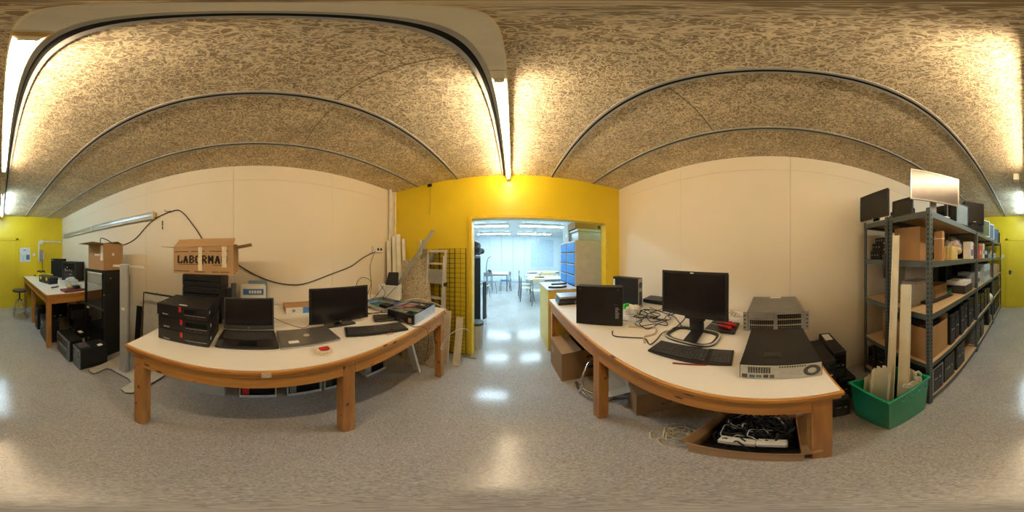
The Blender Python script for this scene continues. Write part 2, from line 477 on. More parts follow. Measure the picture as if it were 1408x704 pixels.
ceiling_batten(.50, 2.07, 'lit warm strip lamp on the ceiling ending at the yellow doorway wall', TUBE1, .58, 2.04)
ceiling_batten(-.20, .495, 'unlit cream blank trunking between the two warm strip lamps overhead', None)
b2 = ceiling_batten(-1.90, -.205, 'lit warm strip lamp overhead with a brown label at its end', TUBE1, -.25, -1.86)
box(-.03, .03, 1.66, 1.69, -.054, -.0522).build('label_strip', mat('brown_label', (.45, .30, .10), .6), b2)
ceiling_batten(-4.45, -2.3, 'lit cool white strip lamp at the back of the room', TUBE2, -4.25, -2.75)
t = T('emergency_light', 'small cream emergency light box on the ceiling at the back', 'emergency light', (.10, -2.1, ZC))
box(-.035, .035, -.05, .05, -.10, -.001).build('housing', CREAM, t, .006)
box(-.02, .02, .0501, .052, -.07, -.03).build('lens', WHITEP, t)
for i, (lx, ly, lb) in enumerate(((-.9, 5.6, 'lit strip lamp in the classroom over its left tables'), (1.05, 5.6, 'lit strip lamp in the classroom nearer and to the right'),
                              (-.85, 7.6, 'lit strip lamp in the classroom nearest its pale partition on the left'), (1.05, 7.6, 'lit strip lamp in the classroom nearest its pale partition on the right'),
                              (-.9, 3.5, 'lit strip lamp just beyond the doorway lintel on the left'), (1.6, 3.5, 'lit strip lamp just beyond the doorway lintel above the drawer cabinet'))):
    t = T('classroom_lamp', lb, 'ceiling lamp', (lx, ly, ZC - .03), 0, 'classroom strip lamps')
    MB().prism([(-.05, 0), (.05, 0), (.07, -.06), (-.07, -.06)], (-.78, 0, 0), (.78, 0, 0)).build('housing', LAMPW, t)
    box(-.76, .76, -.06, .06, -.075, -.0605).build('tube', TUBE3, t)
t = T('projector', 'small white projector hanging from the classroom ceiling', 'projector', (.95, 6.6, ZC - .30))
box(-.14, .14, -.12, .12, 0, .09).build('body', WHITEP, t, .015)
MB().cyl((0, 0, .0905), (0, 0, .268), .018).build('ceiling_pole', ALU, t)
MB().cyl((.05, -.135, .045), (.05, -.1205, .045), .03).build('lens', BLKG, t)

# ------------------------------------------------------------------ workbenches
def bench(label, x0, x1, y0, y1, front, legs_y, legdark=False):
    """x0..x1 deep, front = -1/+1 the side of x facing the aisle"""
    t = T('workbench', label, 'workbench', ((x0 + x1) / 2, (y0 + y1) / 2, 0), 0, 'white topped pine workbenches')
    a, b_, c, d = x0 - t.location.x, x1 - t.location.x, y0 - t.location.y, y1 - t.location.y
    zt = .93
    box(a + .012, b_ - .012, c + .012, d - .012, zt - .0035, zt).build('laminate_top', TOP, t)
    # rim board under the laminate, then the moulding
    box(a, b_, c, d, zt - .030, zt - .0037).build('top_board', PINEY, t, .006)
    mb = MB(); r = .010
    mb.box(a + r, b_ - r, c + r, c + r + .02, zt - .055, zt - .0302).box(a + r, b_ - r, d - r - .02, d - r, zt - .055, zt - .0302)
    mb.box(a + r, a + r + .02, c + r + .0205, d - r - .0205, zt - .055, zt - .0302).box(b_ - r - .02, b_ - r, c + r + .0205, d - r - .0205, zt - .055, zt - .0302)
    mb.build('moulding', PINEY, t)
    g = .022
    MB().box(a + g + .0705, b_ - g - .0705, c + g, c + g + .025, zt - .15, zt - .0552).build('end_apron', PINEX, t)
    MB().box(a + g + .0705, b_ - g - .0705, d - g - .025, d - g, zt - .15, zt - .0552).build('end_apron', PINEX, t)
    fx = (b_ - g - .025, b_ - g) if front > 0 else (a + g, a + g + .025)
    bx_ = (a + g, a + g + .025) if front > 0 else (b_ - g - .025, b_ - g)
    ys = [y - t.location.y for y in legs_y]
    for u, v in zip(ys[:-1], ys[1:]):
        MB().box(fx[0], fx[1], u + .0355, v - .0355, zt - .15, zt - .0552).build('front_apron', PINEY, t)
        MB().box(bx_[0], bx_[1], u + .0355, v - .0355, zt - .15, zt - .0552).build('rear_apron', PINEY, t)
    for y in ys:
        for s in (0, 1):
            lx = a + g if s == 0 else b_ - g - .07
            box(lx, lx + .07, y - .035, y + .035, 0, zt - .0552).build('leg', PINEZ, t, .004)
    return t
bench('pine workbench with white top along the left wall, holding laptops and monitor', -1.825, -.66, -.69, 1.58, 1, (-.60, .44, 1.50))
bench('pine workbench with white top on the right, holding the monitor with ring foot', .465, 1.61, -.24, 2.06, -1, (-.17, .86, 1.97))
bench('pine workbench farther back, standing against the yellow door wall', -1.825, -.65, -4.54, -2.235, 1, (-4.47, -3.4, -2.295))
tag(box(-.6595, -.658, .022, .062, .888, .922).build('tape_scrap', mat('hazy_tape', (.60, .50, .40), .3, var=.3, scale=120)), 'torn scrap of clear tape stuck on the left workbench edge', 'tape scrap')

# ------------------------------------------------------------------ builders of electronics (local: front faces -y, x width, y depth, z up)
def desktop_flat(label, w, d, h, loc, rz, group=None, style='lenovo'):
    t = T('desktop_computer', label, 'computer', loc, rz, group)
    box(-w / 2, w / 2, .012, d, .002, h).build('case', BLK2, t, .004)
    box(-w / 2, w / 2, 0, .0118, .002, h).build('front_panel', BLK, t, .003)
    if style == 'lenovo':
        box(-w * .035, w * .012, -.0015, -.0001, h * .52, h * .93).build('red_tab', RED, t)
        box(w * .07, w * .46, -.002, -.0001, h * .33, h * .36).build('drive_slot', SILV, t)
        box(w * .07, w * .46, -.001, -.0001, h * .46, h * .80).build('drive_bay', BLKG, t)
        text('lenovo', h * .17, WHT, t, (-w * .31, -.0008, h * .2), (PI / 2, 0, 0), 'logo')
        mb = MB()
        for k in range(3): mb.box(w * (.12 + .1 * k), w * (.17 + .1 * k), -.0008, -.0001, h * .12, h * .2)
        mb.build('port_pattern', DGREY, t)
    return t
def tower(label, w, d, h, loc, rz, group=None, m=None, seed=0, cat='computer', name='computer_tower', fm=None):
    m = m or BLK2; r = random.Random(seed)
    t = T(name, label, cat, loc, rz, group)
    box(-w / 2, w / 2, .015, d, .004, h).build('case', m, t, .004)
    box(-w / 2, w / 2, 0, .0148, .004, h).build('front_panel', fm or BLK, t, .005)
    for k in range(2): box(-w * .40, w * .40, -.0022, -.0001, h * (.78 - .15 * k), h * (.89 - .15 * k)).build('drive_bay', BLKG, t)
    mb = MB(); nv = 7
    for k in range(nv): mb.box(-w * .32, w * .32, -.0015, -.0001, h * (.10 + .045 * k), h * (.12 + .045 * k))
    mb.build('vent', DGREY, t)
    MB().cyl((w * .22, -.004, h * .52), (w * .22, -.0001, h * .52), .009, n=12).build('power_button', SILV, t)
    box(-w * .28, -w * .02, -.001, -.0001, h * .52, h * .55).build('port_pattern', SILV, t)
    return t
def monitor(label, w, h, z0, loc, rz, screen=None, bezel=None, stand='foot', group=None, tilt=0, bz=.016, standh=None, logo=True):
    """panel bottom at local height z0 above its foot"""
    t = T('monitor', label, 'monitor', loc, rz, group)
    bezel = bezel or BLK
    q = bpy.data.objects
    def rot(mb):
        if tilt:
            c, s = math.cos(tilt), math.sin(tilt)
            mb.v = [(x, (y) * c + (z - z0) * s, z0 + (z - z0) * c - y * s) for x, y, z in mb.v]
        return mb
    mb = MB()
    mb.box(-w / 2, w / 2, 0, .012, z0, z0 + bz).box(-w / 2, w / 2, 0, .012, z0 + h - bz, z0 + h)
    mb.box(-w / 2, -w / 2 + bz, 0, .012, z0 + bz, z0 + h - bz).box(w / 2 - bz, w / 2, 0, .012, z0 + bz, z0 + h - bz)
    rot(mb).build('bezel', bezel, t, .002)
    rot(box(-w / 2 + bz, w / 2 - bz, .003, .011, z0 + bz, z0 + h - bz)).build('screen', screen or SCREEN, t)
    rot(MB().box(-w / 2 + .003, w / 2 - .003, .0122, .030, z0 + .003, z0 + h - .003)).build('back_shell', bezel, t, .006)
    rot(box(-w * .28, w * .28, .0302, .055, z0 + h * .2, z0 + h * .8)).build('rear_housing', bezel, t, .01)
    if logo: text('hp', .012, WHT, t, (0, -.0008, z0 + bz * .5), (PI / 2, 0, 0), 'logo')
    if stand == 'foot':
        MB().bar((0, .07, .012), (0, .07, z0 + h * .45), .06, .025, (0, 1, 0)).build('neck', bezel, t, .004)
        box(-.12, .12, -.03, .17, 0, .012).build('foot', bezel, t, .006)
    return t
def laptop_closed(label, w, d, loc, rz, group=None, m=None, sticker=False):
    t = T('closed_laptop', label, 'laptop', loc, rz, group)
    box(-w / 2, w / 2, 0, d, .002, .014).build('base', SILV if m is None else m, t, .004)
    box(-w / 2, w / 2, 0, d, .0145, .024).build('lid', m or LAPG, t, .004)
    if sticker: box(-w * .36, -w * .19, d * .12, d * .26, .0241, .0246).build('sticker', PAPER, t)
    return t
def keyboard(label, w, d, loc, rz, curve=0, logo=None):
    t = T('keyboard', label, 'keyboard', loc, rz)
    n = 12
    pts = [(-w / 2 + w * i / n, -curve * (1 - (2 * i / n - 1) ** 2)) for i in range(n + 1)] + [(w / 2, d), (-w / 2, d)]
    MB().poly_z(pts, .002, .016).build('base', BLK, t, .004)
    mb = MB()
    rows = 6; pitch = (d - .03) / rows
    for r in range(rows):
        y = .012 + r * pitch - curve * .4
        x = -w / 2 + .014; k = 0
        while x < w / 2 - .022:
            kw = pitch * .86
            if r == 0 and abs(x + w * .13) < .012: kw = pitch * 5
            if not (abs(x - w * .22) < .006 or abs(x - w * .335) < .004):
                mb.box(x, min(x + kw, w / 2 - .012), y, y + pitch * .82, .0162, .0215)
            x += kw + pitch * .14
    tag(mb.build('key_caps', KEYS, t), kind='stuff')
    if logo: box(w * .10, w * .19, d - .012, d - .008, .0161, .0165).build('badge', SILV, t)
    return t
def carton(label, w, d, h, loc, rz, m=None, flaps=(), group=None, name='cardboard_box', openb=False, marks=(), z=0):
    """flaps: (side, angle from upright, length)"""
    m = m or CARD; t = T(name, label, 'box', loc, rz, group); k = .005
    mb = MB()
    mb.box(-w / 2, w / 2, 0, k, 0, h).box(-w / 2, w / 2, d - k, d, 0, h).box(-w / 2, -w / 2 + k, k, d - k, 0, h).box(w / 2 - k, w / 2, k, d - k, 0, h)
    mb.box(-w / 2 + k, w / 2 - k, k, d - k, 0, k)
    if not openb and not flaps:
        mb.box(-w / 2 + k, w / 2 - k, k, d - k, h - k, h)
    mb.build('body', m, t)
    for s, ang, ln in flaps:
        a = math.radians(ang); o = math.sin(a) * ln; u = math.cos(a) * ln
        g = .0008
        if s == 'f': p = [(-w / 2, 0, h + g), (w / 2, 0, h + g), (w / 2, -o, h + g + u), (-w / 2, -o, h + g + u)]
        if s == 'b': p = [(-w / 2, d, h + g), (w / 2, d, h + g), (w / 2, d + o, h + g + u), (-w / 2, d + o, h + g + u)]
        if s == 'l': p = [(-w / 2, 0, h + g), (-w / 2, d, h + g), (-w / 2 - o, d, h + g + u), (-w / 2 - o, 0, h + g + u)]
        if s == 'r': p = [(w / 2, 0, h + g), (w / 2, d, h + g), (w / 2 + o, d, h + g + u), (w / 2 + o, 0, h + g + u)]
        MB().quad(p, .004).build('flap', m, t)
    for (x0, x1, z0, z1, mm, nm) in marks:
        box(x0, x1, -.001, -.0001, z0, z1).build(nm, mm, t)
    return t
def duct(label, p0, p1, a, b_, m=None, up=(0, 0, 1), group=None, notch=False, name='cable_duct'):
    """hollow U shaped plastic duct, open towards up"""
    th = .0035
    poly = [(-a / 2, -b_ / 2), (a / 2, -b_ / 2), (a / 2, b_ / 2), (a / 2 - th, b_ / 2), (a / 2 - th, -b_ / 2 + th), (-a / 2 + th, -b_ / 2 + th), (-a / 2 + th, b_ / 2), (-a / 2, b_ / 2)]
    p0 = Vector(p0); p1 = Vector(p1)
    o = MB().prism(poly, p0, p1, up).build(name, m or CREAM)
    return tag(o, label, 'cable duct', group)
def cable(label, pts, r, m, name='cable', cat='cable', group=None, smooth=5):
    return tag(MB().tube(pts, r, 6, smooth).build(name, m, None, smooth=True), label, cat, group)

BT = .9302   # top of the benches
# ---------------------------------------------------------------- left workbench
(cx, cy), rz = AB((-.855, -.585), (-.862, -.255))
sd = [(.0, .090, 'lowest of the three black desktop computers stacked on the left workbench', 0),
      (.0925, .088, 'middle black desktop computer of the stack of three on the left workbench', 0),
      (.184, .082, 'topmost of the three stacked black desktop computers, with a pale sticker', .006)]
for z, h, lb, off in sd:
    t = desktop_flat(lb, .33, .27, h, (cx + off, cy - off, BT + z), rz, 'stacked black desktop computers')
    if z > .18:
        box(-.02, .03, .02, .035, h + .0001, h + .001).build('sticker', WHT, t)
        box(-.14, -.12, .04, .055, h + .0001, h + .001).build('label_patch', DGREY, t)
    box(.1652, .166, .03, .045, h * .5, h * .72).build('side_sticker', WHT, t)
# tall stack of black cases behind
for k in range(4):
    t = T('black_case', ['lowest', 'second lowest', 'second highest', 'topmost'][k] + ' of four black metal cases piled under the printed removal box', 'equipment case', (-1.25, -.44, BT + k * .1045), PI / 2, 'black metal cases piled under the printed box')
    box(-.165, .165, 0, .36, .001, .102).build('shell', BLK2, t, .004)
    box(-.172, -.1655, .005, .03, .02, .08).build('ear', SILV, t)
    box(-.15, .15, -.002, -.0001, .045, .055).build('groove', BLKG, t)
    box(.1655, .172, .005, .03, .02, .08).build('ear', BLK, t)
t = T('web_camera', 'black round desk camera standing behind the open laptop', 'camera', (-1.30, -.225, BT))
MB().cyl((0, 0, 0), (0, 0, .31), .032, .028).build('body', BLK, t, .003)
MB().cyl((.0, .045, .22), (.0, .045, .35), .022).build('head', DGREY, t, .003)

# printed removal box
t = carton('open cardboard removal box with large slab lettering, on the black cases', .52, .36, .225, (-1.255, -.435, BT + .4195), PI / 2, CARD,
           flaps=(('f', -58, .14), ('l', 86, .13), ('r', 80, .14), ('b', -70, .10)))
BW = -.0012
def slab(word, x0, z0, wd, ht, gap, th=.0125):
    """heavy slab serif capitals drawn as strokes"""
    G = {'L': [((.15, 0), (.15, 1)), ((0, 0), (1, 0)), ((0, 1), (.4, 1)), ((1, 0), (1, .3))], 'A': [((.12, 0), (.5, 1)), ((.88, 0), (.5, 1)), ((.25, .35), (.75, .35)), ((0, 0), (.3, 0)), ((.7, 0), (1, 0))],
         'B': [((.15, 0), (.15, 1)), ((0, 0), (.8, 0)), ((0, 1), (.8, 1)), ((.15, .52), (.8, .52)), ((.88, .08), (.88, .44)), ((.84, .6), (.84, .92))],
         'O': [((.1, .2), (.1, .8)), ((.9, .2), (.9, .8)), ((.25, 0), (.75, 0)), ((.25, 1), (.75, 1)), ((.1, .2), (.25, 0)), ((.9, .2), (.75, 0)), ((.1, .8), (.25, 1)), ((.9, .8), (.75, 1))],
         'R': [((.15, 0), (.15, 1)), ((0, 1), (.8, 1)), ((.15, .5), (.8, .5)), ((.86, .58), (.86, .92)), ((.5, .5), (.9, 0)), ((0, 0), (.35, 0)), ((.75, 0), (1, 0))],
         'M': [((.12, 0), (.12, 1)), ((.88, 0), (.88, 1)), ((.12, 1), (.5, .3)), ((.88, 1), (.5, .3)), ((0, 0), (.28, 0)), ((.72, 0), (1, 0)), ((0, 1), (.2, 1)), ((.8, 1), (1, 1))],
         'N': [((.12, 0), (.12, 1)), ((.88, 0), (.88, 1)), ((.12, 1), (.88, 0)), ((0, 0), (.28, 0)), ((.75, 1), (1, 1))]}
    mb = MB(); x = x0
    for ch in word:
        for (a_, b_), (c_, d_) in G[ch]:
            A = Vector((x + a_ * wd, BW, z0 + b_ * ht)); B_ = Vector((x + c_ * wd, BW, z0 + d_ * ht))
            mb.bar(A, B_, th * (.75 if A.z == B_.z else 1.0), .0006, (0, 1, 0))
        x += wd + gap
    return mb
slab('LABORMAN', -.218, .094, .041, .056, .014, .0165).build('printed_lettering', INK, t)
mb = MB()
mb.box(-.21, .02, -.001, -.0002, .078, .082).box(.09, .17, -.001, -.0002, .074, .078)
for x0, x1, z in ((-.25, -.12, .188), (-.09, .02, .188), (.07, .22, .188), (-.25, -.11, .022), (-.06, .03, .020), (.09, .14, .022), (.155, .22, .022)):
    x = x0
    while x < x1:
        mb.box(x, x + .006, -.001, -.0002, z - .004, z + .004); x += .009
mb.build('small_print', INK, t)
box(-.030, .004, -.0022, -.0014, .03, .224).build('packing_tape', TAPE, t)
box(.168, .206, -.0022, -.0014, .06, .224).build('packing_tape', TAPE, t)
a = math.radians(-58)
def on_flap(x0, x1, s0, s1, up=.0052):
    """strip lying on the sloping front flap"""
    def P(x, s): return (x, -math.sin(a) * s - .004 * math.cos(a) * 0 - up * .53, .2262 + math.cos(a) * s + up * .0)
    return MB().quad([P(x0, s0), P(x1, s0), P(x1, s1), P(x0, s1)], .0006)
for q in ((-.20, -.10, .05, .11), (-.04, .10, .09, .135), (-.030, .004, .002, .1), (.168, .206, .002, .12)):
    on_flap(*q).build('tape_label', PAPER if q[1] - q[0] > .05 else TAPE, t)

# open laptop
(cx, cy), rz = AB((-.872, -.225), (-.872, .125))
t = T('open_laptop', 'open black laptop with a dark screen beside the computer stack', 'laptop', (cx, cy, BT), rz)
box(-.175, .175, 0, .245, .004, .022).build('base', BLK, t, .004)
mb = MB()
for r in range(5):
    for k in range(15):
        mb.box(-.155 + k * .0208, -.155 + k * .0208 + .0175, .105 + r * .022, .105 + r * .022 + .018, .0222, .0245)
tag(mb.build('key_caps', mat('laptop_keys', (.05, .05, .052), .5), t), kind='stuff')
box(-.05, .055, .015, .085, .0221, .0228).build('touchpad', BLKG, t)
box(-.172, -.14, .005, .08, .0221, .0226).build('sticker', DGREY, t)
pan = MB()
tl = .10
pan.quad([(-.175, .247, .024), (.175, .247, .024), (.175, .247 + .245 * math.sin(tl), .024 + .245 * math.cos(tl)), (-.175, .247 + .245 * math.sin(tl), .024 + .245 * math.cos(tl))], -.007)
lid = pan.build('lid', DGREY, t, .002)
u = lambda x, s, o: (x, .247 + s * math.sin(tl) - o * math.cos(tl), .024 + s * math.cos(tl) + o * math.sin(tl))
MB().quad([u(-.164, .035, .0004), (u(.164, .035, .0004)), u(.164, .236, .0004), u(-.164, .236, .0004)], -.001).build('screen', SCREEN, lid)
text('hp', .014, SILV, lid, u(0, .018, .001), (PI / 2 - tl, 0, 0), 'logo')

# closed grey laptop
(cx, cy), rz = AB((-.868, .135), (-.862, .492))
t = laptop_closed('closed grey laptop with a white sticker between open laptop and monitor', .36, .235, (cx, cy, BT), rz, sticker=True)
MB().cyl((.0, .12, .0241), (.0, .12, .0248), .02, n=20).build('logo', SILV, t)
# tape roll
t = T('tape_roll', 'clear sticky tape roll with a red label inside, on the left workbench', 'tape roll', (-.775, .345, BT))
MB().ring((0, 0), .032, .043, .001, .026).build('tape', TAPE, t, smooth=False)
MB().ring((0, 0), .028, .0318, .001, .028).build('core', WHITEP, t)
MB().bar((-.0, -.026, .030), (.0, .026, .030), .030, .006).build('red_label', RED, t)
# monitor on left bench
(cx, cy), rz = AB((-1.127, .382), (-1.06, .868))
t = monitor('wide black monitor on the left workbench, between grey laptop and keyboard', .49, .295, .03, (cx, cy, BT), rz)
keyboard('black keyboard in front of the monitor on the left workbench', .435, .155, (*AB((-.885, .545), (-.687, .935))[0], BT), AB((-.885, .545), (-.687, .935))[1])
tag(box(-.02, .02, -.007, .007, 0, .008).build('usb_stick', mat('pink_plastic', (.6, .35, .33), .4)), 'small pink memory stick at the edge below the left keyboard', 'memory stick')
o = bpy.data.objects['usb_stick']; o.location = (-.745, .80, BT); o.rotation_euler = (0, 0, 1.1)
# network box beside monitor
t = T('docking_station', 'flat black docking station behind the left keyboard', 'docking station', (-.98, .98, BT), 1.0)
box(-.09, .09, -.06, .06, .001, .035).build('body', BLK, t, .01)
box(-.07, .07, -.062, -.0602, .008, .024).build('port_strip', DGREY, t)
# open slim chassis
t = T('open_chassis', 'opened slim computer chassis showing metal and boards, at the left bench end', 'computer', (-.845, 1.025, BT), 0)
t.rotation_euler = (0, 0, .03)
w_, d_, h_ = .27, .38, .09
mb = MB().box(-w_ / 2, w_ / 2, .02, d_, .002, .006)
mb.box(-w_ / 2, -w_ / 2 + .003, .02, d_, .006, h_).box(w_ / 2 - .003, w_ / 2, .02, d_, .006, h_).box(-w_ / 2 + .003, w_ / 2 - .003, d_ - .003, d_, .006, h_)
mb.build('tray', STEEL, t)
box(-w_ / 2, w_ / 2, 0, .0195, .002, h_).build('front_bezel', BLK, t, .004)
box(w_ / 2 - .05, w_ / 2 - .02, -.001, -.0001, .02, .06).build('badge', mat('amber_label', (.45, .33, .18), .5), t)
box(-w_ / 2 + .006, w_ / 2 - .006, .1, d_ - .01, .010, .013).build('circuit_board', PCB, t)
box(-.12, .03, .03, .16, .045, .085).build('drive_cage', STEEL, t, .002)
box(.02, .12, .22, .34, .055, .10).build('optical_drive', BLK, t, .002)
box(.04, .08, .26, .275, .1001, .1006).build('drive_label', WHT, t)
box(-.12, -.03, .2, .34, .014, .08).build('power_supply', LGREY, t, .002)
MB().cyl((-.03, .19, .014), (-.03, .19, .05), .035).build('cooler', SILV, t)
box(-.03, .12, .09, .18, .087, .091).build('cover_plate', STEEL, t)
MB().tube([(-.10, .03, .095), (-.04, .08, .10), (.02, .16, .10), (.10, .19, .098), (.13, .27, .095)], .005).build('black_lead', BLK, t, smooth=True)
MB().tube([(-.12, .12, .08), (-.08, .2, .095), (-.02, .26, .09), (.03, .30, .06)], .004).build('red_lead', RED, t, smooth=True)
# second open tray and boards behind it
t = T('open_tray', 'shallow steel computer tray with blue cable, behind the opened chassis', 'computer part', (-1.28, 1.10, BT), 0)
mb = MB().box(-.19, .19, 0, .33, .001, .004).box(-.19, .19, 0, .003, .004, .05).box(-.19, .19, .327, .33, .004, .05).box(-.19, -.187, .003, .327, .004, .05).box(.187, .19, .003, .327, .004, .05)
mb.build('tray', STEEL, t)
box(-.15, .10, .05, .25, .0042, .012).build('circuit_board', PCB, t)
MB().tube([(-.1, .05, .03), (0, .1, .05), (.08, .2, .03), (.14, .28, .05), (.05, .3, .04)], .006).build('blue_cable', mat('blue_cable', (.05, .1, .35), .5), t, smooth=True)
box(.05, .16, .06, .16, .013, .055).build('drive', BLK2, t, .002)
# white box + router at the end
(cx, cy), rz = AB((-1.53, 1.44), (-1.29, 1.52))
carton('white carton under the black router at the bench end', .27, .13, .195, (cx, cy, BT), rz, WHITEP, name='white_box')
t = T('router', 'black slab router leaning upright on the white carton', 'router', (-1.385, 1.515, BT + .1955), rz)
MB().quad([(-.085, .0, 0), (.085, .0, 0), (.078, .035, .17), (-.055, .035, .165)], -.03).build('body', BLK, t, .005)
box(.02, .035, -.034, -.031, .045, .07).build('badge', WHT, t) if False else None
box(-.10, .10, -.05, .03, .0, .008).build('foot', BLK, t) if False else None
# small cartons at the wall behind the laptop
(cx, cy), rz = AB((-1.56, -.150), (-1.56, .095))
t = carton('white carton with blue printed front, against the wall behind the open laptop', .245, .14, .275, (cx, cy, BT), rz, WHITEP, marks=((-.095, .10, .19, .25, BLUE, 'blue_print'),), name='small_carton')
mb = MB()
for k in range(5): mb.box(-.04 + k * .025, -.022 + k * .025, -.0016, -.0011, .205, .235)
mb.build('print', WHT, t)
t = carton('blue grey carton standing between the white carton and the wall', .20, .07, .30, (-1.715, .02, BT), rz, mat('blue_grey_card', (.18, .28, .45), .6), name='small_carton')
(cx, cy), rz = AB((-1.50, .265), (-1.49, .62))
t = carton('shallow open carton with white and blue front, left of the wide monitor', .33, .20, .065, (cx, cy, BT), rz, CARD, openb=True, name='shallow_carton')
box(-.165, .0, -.0012, -.0002, 0, .065).build('white_label', PAPER, t)
box(.0, .165, -.0012, -.0002, 0, .065).build('blue_label', mat('light_blue_print', (.10, .28, .62), .5), t)
MB().cyl((-.09, -.0013, .032), (-.09, -.002, .032), .017, n=16).build('seal', mat('blue_grey_mark', (.25, .33, .42), .6), t)
box(-.163, .163, .006, .19, .052, .056).build('inner_flap', CARD, t)

# cables and socket on the left wall
t = T('socket_strip', 'white three way wall socket above the left workbench end', 'wall socket', (XL, 1.68, 1.60), 0)
box(.001, .035, -.10, .10, -.045, .045).build('plate', WHITEP, t, .006)
for k in range(3): MB().cyl((.0352, -.062 + k * .062, 0), (.037, -.062 + k * .062, 0), .02, n=16).build('socket', BLK if k > 0 else WHITEP, t)
tag(MB().box(XL + .031, XL + .055, 1.92, 1.97, 1.65, ZC - .001).build('conduit', WHITEP), 'white vertical conduit in the left front corner', 'conduit')
cable('long black cable running along the left wall, looped over the printed box', [(XL + .01, -2.05, 1.66), (XL + .01, -1.7, 1.75), (XL + .01, -1.35, 2.0), (XL + .01, -1.05, 2.09), (XL + .012, -.9, 2.07), (XL + .015, -.72, 1.85), (XL + .02, -.55, 1.62), (XL + .02, -.2, 1.40), (XL + .012, .05, 1.26), (XL + .012, .3, 1.18), (XL + .012, .55, 1.17), (XL + .012, .9, 1.27), (XL + .012, 1.2, 1.36), (XL + .012, 1.4, 1.47), (XL + .03, 1.63, 1.57)], .0065, CABB)
cable('short black hook of wire above the removal box on the wall', [(XL + .01, -1.15, 2.13), (XL + .02, -1.12, 2.10), (XL + .02, -1.05, 2.095)], .004, CABB)
cable('thin black lead from socket to router', [(XL + .035, 1.62, 1.58), (XL + .02, 1.55, 1.40), (-1.78, 1.5, 1.30), (-1.66, 1.42, 1.10), (-1.60, 1.35, .96), (-1.45, 1.3, 1.0), (-1.40, 1.40, 1.14)], .0035, CABB)
cable('looped black lead beside the white carton', [(-1.70, 1.30, .95), (-1.72, 1.22, 1.12), (-1.68, 1.28, 1.22), (-1.62, 1.38, 1.16), (-1.63, 1.33, 1.0), (-1.5, 1.2, .95)], .0035, CABB)
cable('dark lead crossing the front of the white carton', [(-1.50, 1.43, 1.13), (-1.40, 1.42, 1.05), (-1.42, 1.40, .97), (-1.34, 1.40, 1.02), (-1.28, 1.47, 1.12)], .0035, CABB)
cable('thin grey lead lying on the left bench behind the grey laptop', [(-1.35, .0, .945), (-1.32, .1, .99), (-1.25, .22, .95), (-1.15, .34, .934), (-1.22, .42, .934), (-1.3, .5, .95)], .0025, DGREY)
cable('tangle of black leads on the left bench behind the docking station', [(-1.2, .95, .94), (-1.1, 1.05, .95), (-1.22, 1.15, .95), (-1.35, 1.0, .95), (-1.2, .9, .94), (-1.05, .98, .98), (-.95, 1.03, .99)], .004, CABB)
cable('white cable hanging over the end of the left workbench', [(-1.0, 1.25, 1.04), (-.9, 1.38, 1.06), (-.76, 1.44, 1.02), (-.655, 1.49, .95), (-.62, 1.52, .80), (-.625, 1.53, .64), (-.66, 1.46, .48), (-.67, 1.44, .50), (-.655, 1.56, .58), (-.60, 1.68, .62), (-.54, 1.80, .60), (-.50, 1.88, .52)], .004, CABW)
cable('thin brown wire drooping over the front edge of the left workbench', [(-.80, .98, .98), (-.70, 1.0, .936), (-.650, 1.05, .93), (-.648, 1.14, .85), (-.66, 1.17, .70), (-.70, 1.18, .45)], .003, mat('brown_wire', (.12, .06, .03), .5))
t = T('dangling_clip', 'thin black wire with a striped clip hanging on the left wall', 'wire', (XL, -1.185, 1.86))
box(.001, .012, -.006, .006, 0, .12).build('wire', BLK, t)
box(.001, .014, -.009, .009, .04, .05).build('clip', SILV, t)

# crates below the left workbench
for k, (y0, y1, lb, c) in enumerate(((-.56, -.25, 'clear plastic crate nearest the computer stack under the left bench', DGREY), (-.13, .16, 'white crate with red and dark contents under the left bench', RED),
        (.25, .54, 'white crate of boards, third from the printed box end under the bench', LGREY), (.57, .85, 'dark filled white crate behind the middle leg of the left bench', DGREY), (1.02, 1.30, 'white crate under the left bench next to the leaning planks', LGREY))):
    x0, d_ = -1.27, .36
    t = T('storage_crate', lb, 'crate', (x0, (y0 + y1) / 2, 0), PI / 2, 'plastic crates under the left workbench')
    wd = y1 - y0; m = CLEAR if k == 0 else mat('grey_white_crate', (.72, .75, .77), .4)
    mb = MB(); k0 = .006
    mb.box(-wd / 2, wd / 2, 0, d_, 0, k0)
    for (xa, xb) in ((-wd / 2, -wd / 2 + k0), (wd / 2 - k0, wd / 2)): mb.box(xa, xb, 0, d_, k0, .24)
    mb.box(-wd / 2 + k0, wd / 2 - k0, d_ - k0, d_, k0, .24)
    if k == 0: mb.box(-wd / 2 + k0, wd / 2 - k0, 0, k0, k0, .24)
    else: mb.box(-wd / 2 + k0, wd / 2 - k0, 0, k0, k0, .035).box(-wd / 2 + k0, wd / 2 - k0, 0, k0, .20, .24)
    mb.build('body', m, t)
    mb = MB().box(-wd / 2 - .012, wd / 2 + .012, -.012, -.0005, .225, .245); mb.build('rim', m, t)
    box(-wd / 2 + .012, wd / 2 - .012, .03, d_ - .02, .008, .19).build('contents', BLK2 if k else mat('grey_contents', (.2, .22, .24), .6), t)
    if k: box(-wd / 2 + .02, -wd / 2 + .075, .012, .0295, .04, .19).build('red_item' if c is RED else 'inner_item', c, t)

